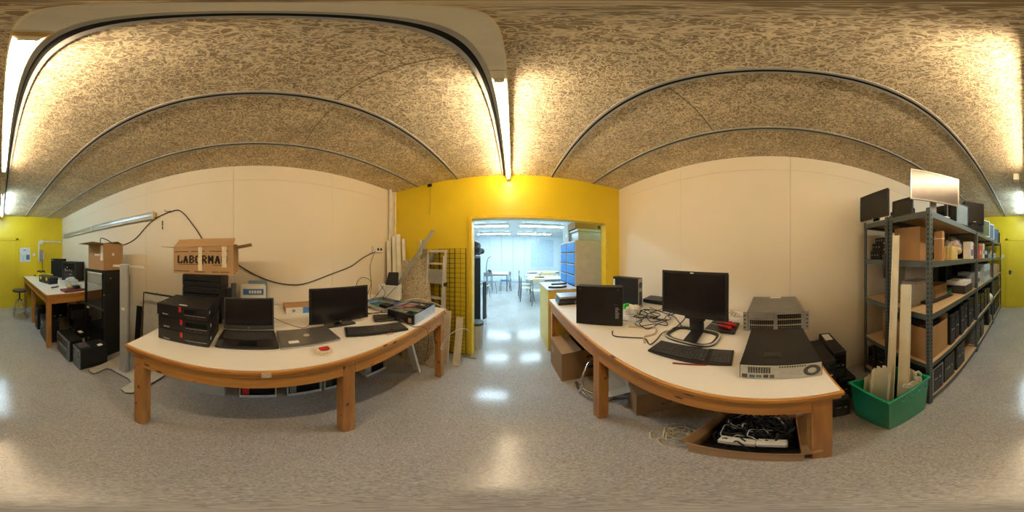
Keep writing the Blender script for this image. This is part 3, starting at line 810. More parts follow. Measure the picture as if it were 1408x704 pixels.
# ---------------------------------------------------------------- right workbench
(cx, cy), rz = AB((.50, 1.204), (.775, .963))
t = T('upright_case', 'large black computer case standing upright, broad side to the room', 'computer', (cx, cy, BT), rz)
box(-.183, .183, 0, .09, .001, .33).build('case', BLK2, t, .003)
for s in (-1, 1):
    box(s * .150 - .006, s * .150 + .006, -.0012, -.0001, .30, .312).build('corner_mark', DGREY, t)
mb = MB(); r = random.Random(3)
for k in range(9): mb.box(.128, .128 + r.uniform(.02, .036), -.0012, -.0001, .07 + k * .011, .075 + k * .011)
mb.build('label_text', LGREY, t)
smudge(t, DGREY, .115, .185, 4, .008, .010)
(cx, cy), rz = AB((1.08, 1.51), (1.165, 1.20))
t = T('upright_case', 'second upright black computer with silver back, behind the large case', 'computer', (cx, cy, BT), rz)
box(-.165, .165, 0, .095, .001, .335).build('case', BLK2, t, .003)
box(.1652, .168, .004, .091, .004, .331).build('rear_panel', LGREY, t)
MB().cyl((.1682, .047, .26), (.170, .047, .26), .035, n=20).build('fan_grille', DGREY, t)
box(.1682, .1695, .02, .075, .04, .19).build('port_pattern', DGREY, t)
box(-.16, -.135, -.001, -.0001, .22, .31).build('white_label', WHT, t)
tag(laptop_closed('black laptop lying flat on the right bench by the wall', .32, .22, (1.43, 1.20, BT), -1.4, m=BLK), cat='laptop')
tag(laptop_closed('black laptop on top of another, on the right bench by the wall', .30, .21, (1.43, 1.20, BT + .0252), -1.3, m=BLK), cat='laptop')
for k in range(4):
    laptop_closed(['lowest laptop', 'second laptop up', 'third laptop up', 'topmost silver laptop'][k] + ' of the stack at the doorway end of the right bench', .33, .23, (.67 + .008 * k, 1.72 + .006 * (k % 2), BT + k * .0252), -.12 + .05 * (k % 2), 'laptops stacked at the doorway end', m=[BLK, DGREY, BLK, SILV][k])
r = random.Random(11)
mb = MB()
for k in range(7):
    cx0, cy0 = .66 + r.uniform(0, .12), 1.50 + r.uniform(-.05, .08)
    mb.tube([(cx0 + .05 * math.cos(a_), cy0 + .05 * math.sin(a_ * 1.3), BT + .012 + .012 * k + .008 * math.sin(a_ * 2)) for a_ in [i * .8 for i in range(9)]], .005)
tag(mb.build('cable_bundle', CABB, None, smooth=True), 'bundle of black cables beside the laptop stack on the right bench', 'cable', kind='stuff')
t = T('crumpled_bag', 'crumpled white plastic bag with a green edge, on the right bench', 'plastic bag', (1.02, 1.12, BT))
MB().blob((0, 0, .05), .06, 3, .3, (1.3, 1, .75), 12).build('bag', mat('white_film', (.75, .72, .66), .4, var=.15, scale=40), t, smooth=True)
box(-.08, -.02, .02, .04, .06, .115).build('green_edge', mat('bright_green', (.05, .55, .08), .5), t)
r = random.Random(5)
for k, (c0, rad, m, lb) in enumerate((((.98, .86), .10, CABB, 'black power cord coiled between the upright case and the monitor'), ((1.15, .92), .13, CABB, 'black cord in wide loops toward the wall on the right bench'),
        ((.90, 1.02), .07, CABW, 'white cord coiled beside the crumpled bag'), ((1.05, .98), .09, CABB, 'black lead curled on the right bench under the other cords'))):
    pts = []
    for i in range(22):
        a_ = i * .62 + k; rr = rad * (1 + .35 * math.sin(i * 1.7 + k))
        pts.append((c0[0] + rr * math.cos(a_), c0[1] + rr * 1.1 * math.sin(a_), BT + .007 + .006 * (i % 4) + .004 * k))
    cable(lb, pts, .004, m)
cable('black lead running along the right bench to the monitor foot', [(.66, .93, BT + .005), (.62, .86, BT + .005), (.68, .78, BT + .005), (.74, .70, BT + .005), (.70, .62, BT + .006), (.78, .63, BT + .01), (.88, .66, BT + .012), (1.0, .62, .96), (1.02, .55, 1.06)], .004, CABB)
cable('black lead lying straight across the right bench by the wall', [(1.26, 1.12, BT + .02), (1.25, .95, BT + .006), (1.22, .8, BT + .006), (1.12, .68, BT + .006), (1.02, .60, BT + .03)], .004, CABB)
cable('beige flat ribbon lead curving across the right bench', [(.80, .92, BT + .006), (.88, .82, BT + .006), (.92, .76, BT + .008), (.84, .70, BT + .006), (.76, .72, BT + .006), (.70, .66, BT + .005)], .007, mat('beige_lead', (.55, .45, .33), .6))
# monitor with ring foot
A_, B_ = (.936, .708), (.928, .233)
(cx, cy), rz = AB(A_, B_)
t = monitor('black monitor with a silver ring foot on the right workbench', .478, .312, .158, (cx, cy, BT), rz, stand='none', bz=.018, logo=False)
box(-.012, .012, -.001, -.0001, .158 + .298, .158 + .306).build('top_logo', WHT, t)
mb = MB().bar((0, .075, .02), (0, .06, .25), .10, .03, (0, 1, 0)); mb.build('neck', BLK, t, .005)
box(-.075, .075, .032, .054, .125, .19).build('hinge_block', BLK, t, .006)
MB().bar((.03, -.09, .012), (0, .10, .022), .085, .014).build('foot_bar', BLK, t, .004)
def rring(w0, d0, r0, wd, z0, z1, cx=0, cy=0):
    mb = MB(); n = 40; o = []; i_ = []
    for k in range(n):
        a_ = 2 * PI * k / n; ca, sa = math.cos(a_), math.sin(a_)
        e = .55
        X = math.copysign(abs(ca) ** e, ca); Y = math.copysign(abs(sa) ** e, sa)
        o.append((cx + X * w0 / 2, cy + Y * d0 / 2)); i_.append((cx + X * (w0 / 2 - wd), cy + Y * (d0 / 2 - wd)))
    vs = [(x, y, z0) for x, y in o] + [(x, y, z1) for x, y in o] + [(x, y, z1) for x, y in i_] + [(x, y, z0) for x, y in i_]
    fs = []
    for k in range(n):
        j = (k + 1) % n
        for q in range(4):
            p = (q + 1) % 4; fs.append((q * n + k, q * n + j, p * n + j, p * n + k))
    return mb.add(vs, fs)
rring(.35, .235, 0, .026, .002, .014, .0, .01).build('foot_ring', BLK, t)
rring(.356, .241, 0, .012, .0145, .019, .0, .01).build('ring_trim', SILV, t)
(cx, cy), rz = AB((.632, .575), (.690, .157))
keyboard('black curved keyboard in front of the ring foot monitor', .425, .145, (cx, cy, BT), rz, .012, True)
tag(MB().bar((.612, .405, BT + .004), (.668, .262, BT + .004), .008, .006).build('pencil', mat('dark_red_wood', (.22, .04, .03), .5)), 'dark red pencil lying in front of the right keyboard', 'pencil')
# screwdriver tray
t = T('screwdriver_set', 'open black case with red handled screwdrivers behind the monitor', 'tool set', (1.16, .335, BT), .0)
box(-.10, .10, -.115, .105, .001, .018).build('case', BLK, t, .006)
for k, (x0, y0, dx, dy) in enumerate(((-.05, -.08, .03, .10), (.01, -.10, .02, .09), (.05, -.06, .02, .12))):
    MB().cyl((x0, y0, .030), (x0 + dx, y0 + dy, .030), .014, .010, 10).build('handle', RED, t, .003, True)
    MB().cyl((x0 + dx * 1.02, y0 + dy * 1.02, .030), (x0 + dx * 1.7, y0 + dy * 1.7, .026), .003, n=8).build('shaft', CHROME, t)
cable('beige spiral lead behind the screwdriver case', [(1.42 + .03 * math.cos(i * .9), .26 + .004 * i + .03 * math.sin(i * .9), BT + .01 + .002 * i) for i in range(22)], .004, mat('beige_lead', (.55, .45, .33), .6))
# big flat desktop
(cx, cy), rz = AB((.602, .106), (.598, -.208))
t = T('flat_desktop_computer', 'large black computer lying flat with its metal connector side to the room', 'computer', (cx, cy, BT), rz)
box(-.158, .158, .004, .385, .002, .094).build('case', BLK2, t, .003)
box(-.154, .154, .0, .0038, .006, .088).build('rear_panel', mat('pale_zinc', (.50, .50, .46), .5, .1, var=.12, scale=40), t)
mb = MB()
for i in range(9):
    for j in range(5): mb.box(-.125 + i * .0095, -.125 + i * .0095 + .0065, -.0012, -.0001, .045 + j * .0075, .05 + j * .0075)
mb.build('vent_grid', BLK, t)
mb = MB()
for x0, x1, z0, z1 in ((-.148, -.128, .012, .036), (-.12, -.10, .014, .03), (-.095, -.075, .016, .030), (-.068, -.05, .014, .034), (-.045, -.028, .014, .022), (-.045, -.028, .025, .033)): mb.box(x0, x1, -.0015, -.0001, z0, z1)
mb.build('port_pattern', DGREY, t)
box(-.118, -.102, -.0026, -.0016, .017, .027).build('blue_port', BLUE, t)
box(-.093, -.077, -.0026, -.0016, .018, .027).build('green_port', mat('port_green', (.05, .35, .25), .5), t)
mb = MB()
for k in range(4): mb.box(-.01, .07, -.0012, -.0001, .016 + k * .017, .018 + k * .017)
mb.build('groove_pattern', STEEL, t)
fo = MB().ring((0, 0), .018, .034, 0, .0015).build('fan_ring', DGREY, t); fo.location = (.115, -.0001, .047); fo.rotation_euler = (PI / 2, 0, 0)
mb = MB()
for k in range(11): mb.box(-.01 + k * .0095, -.004 + k * .0095, -.0012, -.0001, .078, .085)
mb.build('slot_pattern', BLK, t)
mb = MB().box(-.070, .002, .060, .105, .0942, .0962); mb.build('handle_recess', BLKG, t, .0005)
box(-.064, -.004, .068, .098, .0963, .0972).build('latch', BLKG, t)
# network switch chassis
(cx, cy), rz = AB((1.14, .155), (1.135, -.27))
t = T('network_switch', 'grey rack mount network switch chassis with five port modules, at the wall', 'network switch', (cx, cy, BT), rz)
box(-.205, .205, .004, .455, .002, .162).build('chassis', MGREY, t, .002)
box(-.205, .205, 0, .0038, .002, .162).build('face_plate', mat('switch_face', (.26, .27, .28), .4, .1), t)
for s in (-1, 1):
    e = box(s * .206, s * .232, -.002, .003, .004, .158).build('rack_ear', LGREY, t)
    mb = MB()
    for k in range(4): mb.cyl((s * .220, -.0035, .033 + k * .032), (s * .220, -.0022, .033 + k * .032), .0065, n=8)
    mb.build('hole_pattern', BLK, e)
box(-.04, .06, .40, .45, .1622, .1627).build('paper_label', PAPER, t)
box(-.19, -.02, -.0022, -.0002, .108, .148).build('blank_module', LGREY, t)
for (x0, z0) in ((-.19, .062), (-.19, .016), (.005, .108), (.005, .062), (.005, .016)):
    md = box(x0, x0 + .175, -.003, -.0002, z0, z0 + .040).build('port_module', SILV, t)
    mb = MB()
    for i in range(12):
        for j in range(2): mb.box(x0 + .004 + i * .0141, x0 + .004 + i * .0141 + .0128, -.0042, -.0031, z0 + .002 + j * .017, z0 + .0175 + j * .017)
    mb.build('port_pattern', BLK, md)
    mb = MB()
    for i in range(6): mb.box(x0 + .006 + i * .0285, x0 + .026 + i * .0285, -.0042, -.0031, z0 + .0362, z0 + .0395)
    mb.build('light_pattern', mat('amber_mark', (.5, .36, .10), .5), md)
cable('white lead along the wall behind the switch', [(1.45, .35, BT + .004), (1.42, .28, BT + .02), (1.38, .22, BT + .03), (1.44, .19, BT + .02), (1.5, .2, BT + .005)], .004, CABW)

# ---------------------------------------------------------------- below and beside the right workbench
t = carton('closed cardboard box with printed side under the far end of the right bench', .47, .44, .43, (.70, 1.475, 0), 0, CARD2, flaps=(('l', -86, .21), ('r', -86, .21)), name='cardboard_box')
smudge(t, INK, .03, .33, 5, .03, .04)
smudge(t, INK, .05, .16, 4, .03, .04)
box(-.2362, -.2352, .28, .40, .22, .34).build('side_label', CARD, t)
# chrome tube chair lying on its side
t = T('fallen_chair', 'chrome tube chair with a pale seat lying tipped under the right bench', 'chair', (.80, 1.20, 0), 0)
MB().tube([(-.22, .20, .02), (-.27, .02, .06), (-.27, -.04, .18), (-.22, .02, .34), (-.08, .12, .42), (.10, .20, .40)], .0125, 8).build('frame_tube', CHROME, t, smooth=True)
MB().tube([(-.22, .20, .02), (-.20, .05, .014), (-.12, -.12, .02), (.02, -.22, .05), (.1, -.12, .1)], .0125, 8).build('frame_tube', CHROME, t, smooth=True)
MB().tube([(-.27, -.02, .10), (-.22, -.14, .016), (-.10, -.20, .016), (.02, -.10, .016)], .010, 8).build('frame_tube', CHROME, t, smooth=True)
MB().quad([(-.16, -.21, .10), (-.03, -.36, .25), (.10, -.14, .40), (-.04, .0, .36)], .014).build('seat', mat('pale_seat', (.62, .56, .46), .5), t, .004)
t = carton('cardboard box with a few large black letters under the middle of the right bench', .42, .20, .34, (*AB((.70, .725), (1.07, .545))[0], 0), AB((.69, .735), (1.06, .555))[1], CARD2, name='cardboard_box')
text('CIK', .062, INK, t, (.03, -.0012, .13), (PI / 2, 0, 0), 'printed_lettering', .0004, sx=1.5)
r = random.Random(21)
mb = MB()
for k in range(5):
    c0 = (.66 + r.uniform(-.06, .07), .46 + r.uniform(-.07, .05)); rad = r.uniform(.04, .085)
    mb.tube([(c0[0] + rad * (1 + .2 * math.sin(i * 2.1 + k)) * math.cos(i * .5), c0[1] + rad * .8 * math.sin(i * .5), .006 + .003 * k + .002 * (i % 3)) for i in range(26)], .0035, 5, 3)
mb.tube([(.70, .38, .008), (.62, .33, .008), (.56, .32, .008), (.52, .38, .008), (.56, .45, .01), (.64, .44, .01)], .0035)
tag(mb.build('cable_coil', mat('yellowed_cable', (.60, .56, .40), .5), None, smooth=True), 'loose coil of yellowed white cable on the floor under the right bench', 'cable', kind='stuff')
# open box of cables
(cx, cy), rz = AB((.515, .275), (.47, -.105))
t = carton('open cardboard box full of tangled cables under the near end of the right bench', .385, .40, .17, (cx, cy, 0), rz, CARD, openb=True, flaps=(('f', 10, .085), ('l', 28, .07), ('r', 40, .09), ('b', 4, .22)))
CBX, CBZ = (cx, cy), rz
box(-.19, .19, .006, .394, .006, .04).build('bottom_filling', BLK, t)
def inbox(p):
    c, s = math.cos(CBZ), math.sin(CBZ); return (CBX[0] + p[0] * c - p[1] * s, CBX[1] + p[0] * s + p[1] * c, p[2])
def tangle(n, m, rad, seed, name, label, zc=.14, amp=.06):
    r = random.Random(seed); mb = MB()
    for k in range(n):
        c0 = (r.uniform(-.09, .09), r.uniform(.12, .30)); R = r.uniform(.04, .085); ph = r.uniform(0, 6); tz = r.uniform(-.6, .6)
        mb.tube([inbox((max(-.175, min(.175, c0[0] + R * math.cos(i * .7 + ph) * (1 + .2 * math.sin(i * 1.9)))), max(.02, min(.375, c0[1] + R * math.sin(i * .7 + ph))), max(.05, zc + R * tz * math.sin(i * .7) + r.uniform(-amp, amp) * .5))) for i in range(12)], rad, 5, 4)
    o = mb.build(name, m, None, smooth=True); return tag(o, label, 'cables', kind='stuff')
tangle(80, CABB, .005, 31, 'black_cables', 'black cables heaped in the open box under the right bench', .17, .22)
tangle(5, CABW, .0032, 32, 'white_cables', 'white cables looping over the black ones in the open box', .25, .10)
tangle(3, mat('green_cable', (.05, .22, .08), .5), .003, 33, 'green_cables', 'few green wires at the side of the open cable box', .11, .03)
t = T('white_adapter', 'white plastic power brick lying on the cables in the open box', 'power adapter', inbox((.015, .06, .19)), CBZ)
box(-.12, .02, 0, .05, 0, .06).build('body', WHITEP, t, .006)
box(.0205, .13, .0, .055, .012, .07).build('cover', WHITEP, t, .008)
# pile of black computers between the bench and the wall
mk = [(.96, 1.34, -.36, -.27, 0, .36, 'black computer standing on the floor against the right bench end', 1),
      (.90, 1.30, -.50, -.375, 0, .30, 'grey black computer on the floor between right bench and green bin', 2),
      (1.10, 1.50, -.66, -.52, 0, .33, 'black computer on the floor beside the wall behind the green bin', 3)]
for x0, x1, y0, y1, z0, h, lb, sd_ in mk:
    tower(lb, y1 - y0 - .004, x1 - x0, h, (x0, (y0 + y1) / 2, z0), -PI / 2, 'computers piled at the end of the right bench', BLK2 if sd_ != 2 else DGREY, sd_)
tower('black computer with a white sticker on top, highest of the pile by the right wall', .11, .40, .335, (1.13, -.535, .331), -PI / 2 - .03, 'computers piled at the end of the right bench', BLK2, 4)
bpy.data.objects[-1].name if False else None
o = [q for q in C.objects if q.get('label', '').startswith('black computer with a white sticker')][0]
box(-.035, .035, .24, .37, .3352, .336).build('sticker', PAPER, o)
tower('black computer half hidden behind the flat desktop, against the bench edge', .12, .36, .33, (1.00, -.385, .361), -PI / 2, 'computers piled at the end of the right bench', BLK2, 5)

# ---------------------------------------------------------------- green bin with ducts
gc = [(.593, -.545), (.905, -.500), (.872, -.895), (.612, -.925)]
gb = [(.606, -.560), (.872, -.520), (.848, -.875), (.628, -.905)]
t = T('green_bin', 'green plastic bin full of white cable ducts, between bench and shelving', 'bin', (.745, -.73, 0))
ox, oy = .745, -.73
def ringw(outer0, outer1, z0, z1, th):
    def ins(P, d):
        c = Vector((sum(p[0] for p in P) / 4, sum(p[1] for p in P) / 4)); return [tuple(c + (Vector(p) - c) * (1 - d)) for p in P]
    i0, i1 = ins(outer0, th), ins(outer1, th)
    vs = [(x - ox, y - oy, z0) for x, y in outer0] + [(x - ox, y - oy, z1) for x, y in outer1] + [(x - ox, y - oy, z1) for x, y in i1] + [(x - ox, y - oy, z0) for x, y in i0]
    fs = []
    for k in range(4):
        j = (k + 1) % 4
        for q in range(4):
            p = (q + 1) % 4; fs.append((q * 4 + k, q * 4 + j, p * 4 + j, p * 4 + k))
    return MB().add(vs, fs)
mb = ringw(gb, gc, 0, .47, .03); mb.poly_z([((x - ox) * .96, (y - oy) * .96) for x, y in gb], .001, .008); mb.build('body', GREEN, t, .012)
grow = lambda P, s: [tuple(Vector((ox, oy)) + (Vector(p) - Vector((ox, oy))) * s) for p in P]
ringw(grow(gc, 1.06), grow(gc, 1.08), .462, .492, .11).build('rim', GREEN, t, .006)
mb = MB()
for k in range(4):
    p = Vector(gc[0]).lerp(Vector(gc[3]), .2 + .2 * k); box(p.x - ox - .034, p.x - ox - .022, p.y - oy - .012, p.y - oy + .012, .445, .461).build('rim_notch', GREEN, t)
GD = 'white cable ducts standing in the green bin'
duct('tallest thin cream duct leaning from the green bin up against the shelving', (.725, -.655, .02), (.872, -.875, 1.66), .05, .035, up=(-.6, .8, 0), group=GD)
duct('second tallest wide cream duct in the green bin, beside the tallest', (.69, -.74, .02), (.782, -.885, 1.29), .075, .05, up=(-.7, .7, 0), group=GD)
def comb(label, p0, width, length, lean, dirv, m=CREAM):
    """flat slotted duct piece with a toothed top"""
    d = Vector(dirv).normalized(); up = Vector((0, 0, 1)) * math.cos(lean) + Vector((-d.y, d.x, 0)) * math.sin(lean); nrm = d.cross(up)
    n = 3; pts = [(0, 0), (width, 0)]
    tw = width / n
    for k in range(n):
        x1 = width - k * tw
        pts += [(x1, length - .02 * k), (x1 - tw * .55, length - .02 * k), (x1 - tw * .62, length - .03 - .02 * k), (x1 - tw * .95, length - .03 - .02 * k)]
    pts.append((0, length - .06))
    P = [Vector(p0) + d * a_ + up * b_ for a_, b_ in pts]; q = len(P)
    vs = P + [p + nrm * .004 for p in P]
    mb = MB().add(vs, [tuple(range(q - 1, -1, -1)), tuple(range(q, 2 * q))] + [(i, (i + 1) % q, q + (i + 1) % q, q + i) for i in range(q)])
    for a_ in (0, width - .004):
        s0 = Vector(p0) + d * a_ + nrm * .004
        mb.quad([s0, s0 + d * .004, s0 + d * .004 + up * (length - .07), s0 + up * (length - .07)], .035)
    return tag(mb.build('cable_duct', m), label, 'cable duct', GD)
comb('short wide cream duct with notched top at the front of the green bin', (.83, -.60, .03), .12, .66, .10, (-.85, -.35, 0))
comb('shorter narrow cream duct behind the wide notched one in the green bin', (.88, -.60, .03), .05, .56, .05, (-.8, -.3, 0))
for k, (x, y, z1) in enumerate(((.655, -.86, .50), (.69, -.90, .52), (.74, -.88, .53), (.645, -.80, .49), (.79, -.89, .52), (.66, -.75, .485))):
    nm = ['front', 'rear left', 'rear middle', 'side', 'rear right', 'near corner'][k]
    duct('short cream duct stub in the green bin, %s one of the stubs' % nm, (x, y, .03), (x - .004, y + .003, z1), .042, .042, up=(-.8, .5 - .2 * k, 0), group=GD)

# ---------------------------------------------------------------- server cabinet with box and stand, left rear
t = T('server_cabinet', 'black glass fronted server cabinet left of the display stand, a box on top', 'server cabinet', (-1.27, -1.955, 0), PI / 2)
W2 = .265
mb = MB().box(-W2, W2, 0, .36, 0, .05).box(-W2, W2, 0, .36, 1.27, 1.31)
mb.box(-W2, -W2 + .035, .0, .03, .05, 1.27).box(W2 - .035, W2, 0, .03, .05, 1.27).box(-W2, -W2 + .03, .33, .36, .05, 1.27)
mb.build('frame', BLK2, t)
box(W2 - .012, W2, .0305, .36, .051, 1.269).build('side_panel', BLK2, t)
box(-W2 + .0305, W2 - .0125, .345, .36, .051, 1.269).build('back_panel', BLK2, t) if False else None
box(-W2 + .036, W2 - .036, .008, .014, .76, 1.25).build('glass_door', SMOKE, t)
box(-W2 + .036, W2 - .036, .006, .02, .735, .755).build('door_rail', DGREY, t)
dd = box(-W2 + .036, W2 - .036, .008, .014, .08, .73).build('lower_glass_door', SMOKE, t)
box(-W2 + .04, W2 - .04, .06, .34, .051, .42).build('inner_equipment', BLK, t)
MB().cyl((W2 - .018, -.006, .98), (W2 - .018, -.0005, .98), .009, n=10).build('lock', SILV, t)
MB().cyl((W2 + .006, .09, 1.20), (W2 + .0005, .09, 1.20), .008, n=10).build('screw', SILV, t)
box(-W2 + .06, -W2 + .12, .002, .0075, .68, .71).build('label', WHT, t)
t = carton('brown cardboard box standing on the black server cabinet', .40, .33, .355, (-1.262, -1.90, 1.311), PI / 2 - .02, CARD, flaps=(('f', 85, .17), ('b', -70, .1)))
box(.12, .18, -.001, -.0001, .13, .33).build('white_label', PAPER, t)
smudge(t, WHT, -.02, .205, 5, .022, .030)
MB().cyl((.2001, .155, .21), (.2012, .155, .21), .022, n=18).build('round_sticker', PAPER, t)
cable('black cable looping out of the box on the server cabinet', [(-1.42, -1.95, 1.60), (-1.40, -1.98, 1.72), (-1.38, -1.92, 1.76), (-1.40, -1.80, 1.72), (-1.43, -1.72, 1.665)], .007, CABB)
# display stand
t = T('display_stand', 'silver grey display stand post with flat forked base and castors', 'display stand', (-1.19, -1.26, 0))
box(-.03, .0, -.06, .06, .032, 1.415).build('post', STANDM, t, .006)
box(-.055, -.0305, -.045, .045, .032, 1.30).build('rear_post', MGREY, t, .004)
box(-.052, -.0305, -.21, .26, 1.375, 1.40).build('crossbar', mat('pale_bar', (.62, .56, .44), .5), t, .003)
base = [(-.20, -.30), (.27, -.245), (.29, -.20), (.27, -.15), (.10, -.165), (.07, -.12), (.07, .14), (.10, .215), (.25, .235), (.265, .30), (.23, .345), (-.20, .385), (-.23, .34), (-.20, .24), (-.10, .20), (-.10, -.15), (-.22, -.22)]
MB().poly_z(base, .018, .030).build('base_plate', mat('warm_grey_plate', (.60, .58, .50), .4), t, .002)
c0 = Vector((0, 0))
MB().poly_z([(x * 1.015, y * 1.015) for x, y in base], .010, .0175).build('base_edge', BLK, t)
for (x, y) in ((.245, .30), (.25, -.20), (-.19, .33), (-.17, -.25)):
    MB().cyl((x, y - .012, .0125), (x, y + .012, .0125), .012).build('castor', BLK, t)
box(.001, .002, -.03, .02, .90, .93).build('sticker', PAPER, t)
MB().bar((.02, -.0, .03), (.0, 0, .16), .10, .012, (1, 0, 0)).build('gusset', STANDM, t)
t = T('leaning_board', 'narrow black flat panel leaning on the wall right of the display stand', 'panel', (-1.80, -1.56, 0))
MB().quad([(.06, -.06, 0), (.06, .03, 0), (.0, .03, .74), (.0, -.06, .74)], -.02).build('board', BLK2, t, .003)
t = T('framed_whiteboard', 'whiteboard with black frame leaning on the wall behind the left bench end', 'whiteboard', (-1.80, -1.35, 0))
def Wb(y, z): return (.055 - .05 * z / .97, y, z)
MB().quad([Wb(-.11, .015), Wb(.60, .015), Wb(.60, .965), Wb(-.11, .965)], .010).build('board', WBRD, t)
mb = MB().bar(Wb(-.12, 0), Wb(-.12, .98), .016, .022, (1, 0, 0)).bar(Wb(.61, 0), Wb(.61, .98), .016, .022, (1, 0, 0)).bar(Wb(-.10, .975), Wb(.59, .975), .02, .02).bar(Wb(-.10, .012), Wb(.59, .012), .02, .02)
mb.build('frame', BLK, t)
MB().cyl((.01, .12, .985), (.02, .12, 1.005), .012).build('hook', CHROME, t)
t = T('loose_cover', 'black curved metal cover lying on the floor at the stand', 'cover', (-1.0, -.86, 0)) if False else None

# old strip light on the left wall
t = T('wall_strip_light', 'unlit twin tube strip light along the left wall, end covers missing', 'strip light', (XL, -4.35, 2.02))
box(.001, .055, 0, 3.05, .03, .075).build('housing', LGREY, t, .004)
for z in (.012, .092):
    for k in range(2): MB().cyl((.055, .02 + k * 1.52, z), (.055, 1.50 + k * 1.52, z), .013, n=12).build('tube', TUBEOFF, t, smooth=True)
box(.012, .052, 3.0501, 3.075, .02, .085).build('end_plate', mat('ochre_plastic', (.60, .42, .12), .5), t)
for y in (.002, 1.51, 3.03): box(.03, .07, y, y + .016, -.004, .108).build('tube_socket', CREAM, t)

# back wall things
t = T('notice', 'white notice with a blue block on the yellow wall beside the door', 'notice', (-.71, YB, 1.335))
box(-.147, .147, .001, .006, 0, .40).build('paper', mat('cool_paper', (.68, .76, .80), .4), t)
box(-.13, -.03, .0061, .007, .06, .20).build('blue_block', mat('print_blue', (.06, .15, .30), .5), t)
mb = MB()
for k in range(5): mb.box(.02, .09, .0061, .0068, .05 + k * .03, .058 + k * .03)
mb.build('print', mat('print_grey', (.3, .36, .4), .6), t)
box(-.02, .05, .0061, .0068, .31, .35).build('heading', mat('print_grey', (.3, .36, .4), .6), t)
t = T('light_switch', 'round white light switch right of the notice on the yellow wall', 'switch', (-.965, YB, 1.54))
MB().cyl((0, .001, 0), (0, .02, 0), .04, n=20).build('plate', WHITEP, t)
t = T('wall_switch', 'small pale switch on the yellow wall beside the shelving end', 'switch', (.60, YB, 1.49))
box(-.035, .035, .001, .02, -.045, .045).build('plate', WHITEP, t, .004)
mb = MB().box(XL + .031, -1.22, YB + .001, YB + .03, 1.90, 1.935).box(-1.125, -1.095, YB + .001, YB + .03, 1.33, 1.93)
tag(mb.build('cable_trunking', WHITEP), 'white cable trunking across the yellow back wall corner', 'trunking')
t = T('junction_box', 'white junction box where the trunking turns down on the yellow wall', 'junction box', (-1.175, YB, 1.90))
box(-.045, .045, .001, .05, -.06, .06).build('box', WHITEP, t, .006)
t = T('intercom', 'grey intercom handset on the yellow wall below the junction box', 'intercom', (-1.185, YB, 1.35))
box(-.05, .05, .001, .035, 0, .32).build('body', LGREY, t, .008)
MB().bar((-.055, .05, .04), (-.055, .05, .25), .025, .03, (0, 1, 0)).build('handset', CREAM, t, .006)
cable('grey lead hanging from the intercom to the rear workbench', [(-1.20, YB + .03, 1.34), (-1.22, YB + .03, 1.1), (-1.32, YB + .04, 1.0), (-1.42, YB + .08, .945)], .008, DGREY)
cable('thin yellow lead slanting down the back wall', [(-1.22, YB + .01, 1.85), (-1.36, YB + .01, 1.62), (-1.50, YB + .01, 1.38)], .006, YELT)

# stool
t = T('round_stool', 'round dark topped metal stool by the yellow back wall', 'stool', (-.46, -3.80, 0))
MB().cyl((0, 0, .66), (0, 0, .70), .17, n=24).build('seat', mat('dark_seat', (.06, .045, .035), .5), t, .008)
MB().cyl((0, 0, .44), (0, 0, .659), .018).build('spindle', BLK, t)
MB().ring((0, 0), .05, .065, .43, .455).build('collar', CHROME, t)
for k in range(4):
    a_ = PI / 4 + k * PI / 2; c, s = math.cos(a_), math.sin(a_)
    MB().tube([(c * .055, s * .055, .44), (c * .12, s * .12, .36), (c * .20, s * .20, .012)], .011, 8).build('leg', CHROME, t, smooth=True)
MB().ring((0, 0), .150, .168, .15, .165).build('foot_ring', CHROME, t)

# things on the rear workbench
BT3 = BT
t = tower('black computer with white stickers on the rear bench, left of the cabinet', .46, .34, .44, (-1.50, -3.36, BT3), PI * .5 + .35, None, BLK2, 7)
for k, (x, z) in enumerate(((-.05, .30), (.03, .24), (.06, .15), (.03, .08), (-.11, .26))): box(x, x + .025, -.0032, -.0023, z, z + .02).build('sticker', WHT, t)
t = T('black_monitor_back', 'black boxy screen on the rear bench in the corner', 'monitor', (-1.50, -4.05, BT3), PI * .5 + .55)
box(-.24, .24, 0, .06, .02, .50).build('screen_shell', BLK2, t, .01)
box(-.10, .10, -.02, .12, 0, .0195).build('foot', BLK, t)
box(-.21, -.16, -.001, -.0001, .45, .462).build('logo_plate', WHT, t)
t = T('tool_case', 'black tool case with yellow latches on the rear bench', 'tool case', (-.90, -3.27, BT3), PI / 2 + .25)
box(-.22, .22, 0, .22, .001, .115).build('body', BLK, t, .012)
box(-.22, .22, 0, .22, .1155, .15).build('lid', DGREY, t, .012)
for s in (-1, 1): box(s * .12 - .03, s * .12 + .03, -.008, -.0005, .07, .13).build('latch', YELT, t, .003)
MB().tube([(-.20, .05, .17), (-.05, .1, .19), (.12, .08, .185), (.24, .06, .20)], .014).build('yellow_spirit_level', YELT, t, smooth=True)
t = T('drill', 'yellow and black power drill lying on the rear bench near the wall', 'drill', (-1.02, -4.10, BT3), .3)
MB().cyl((-.10, 0, .07), (.12, 0, .07), .035).build('body', YELT, t)
MB().cyl((.121, 0, .07), (.18, 0, .07), .018, .010).build('chuck', BLK, t)
MB().bar((-.06, 0, .001), (-.05, 0, .045), .04, .045, (1, 0, 0)).build('grip', BLK, t)
t = T('extension_reel', 'dark cable bundle with yellow plug above the rear bench edge', 'cable bundle', (-1.10, -4.28, BT3))
MB().tube([(.10 * math.cos(i * .7), .06 * math.sin(i * .7), .15 + .02 * math.sin(i * 2.1)) for i in range(26)], .012).build('coil', BLK, t, smooth=True)
box(-.03, .03, -.03, .03, 0, .128).build('stand', YELT, t)
t = T('box_cover', 'black flat bar on the rear bench beside the yellow stand', 'tray', (-1.18, -3.98, BT3), .0)
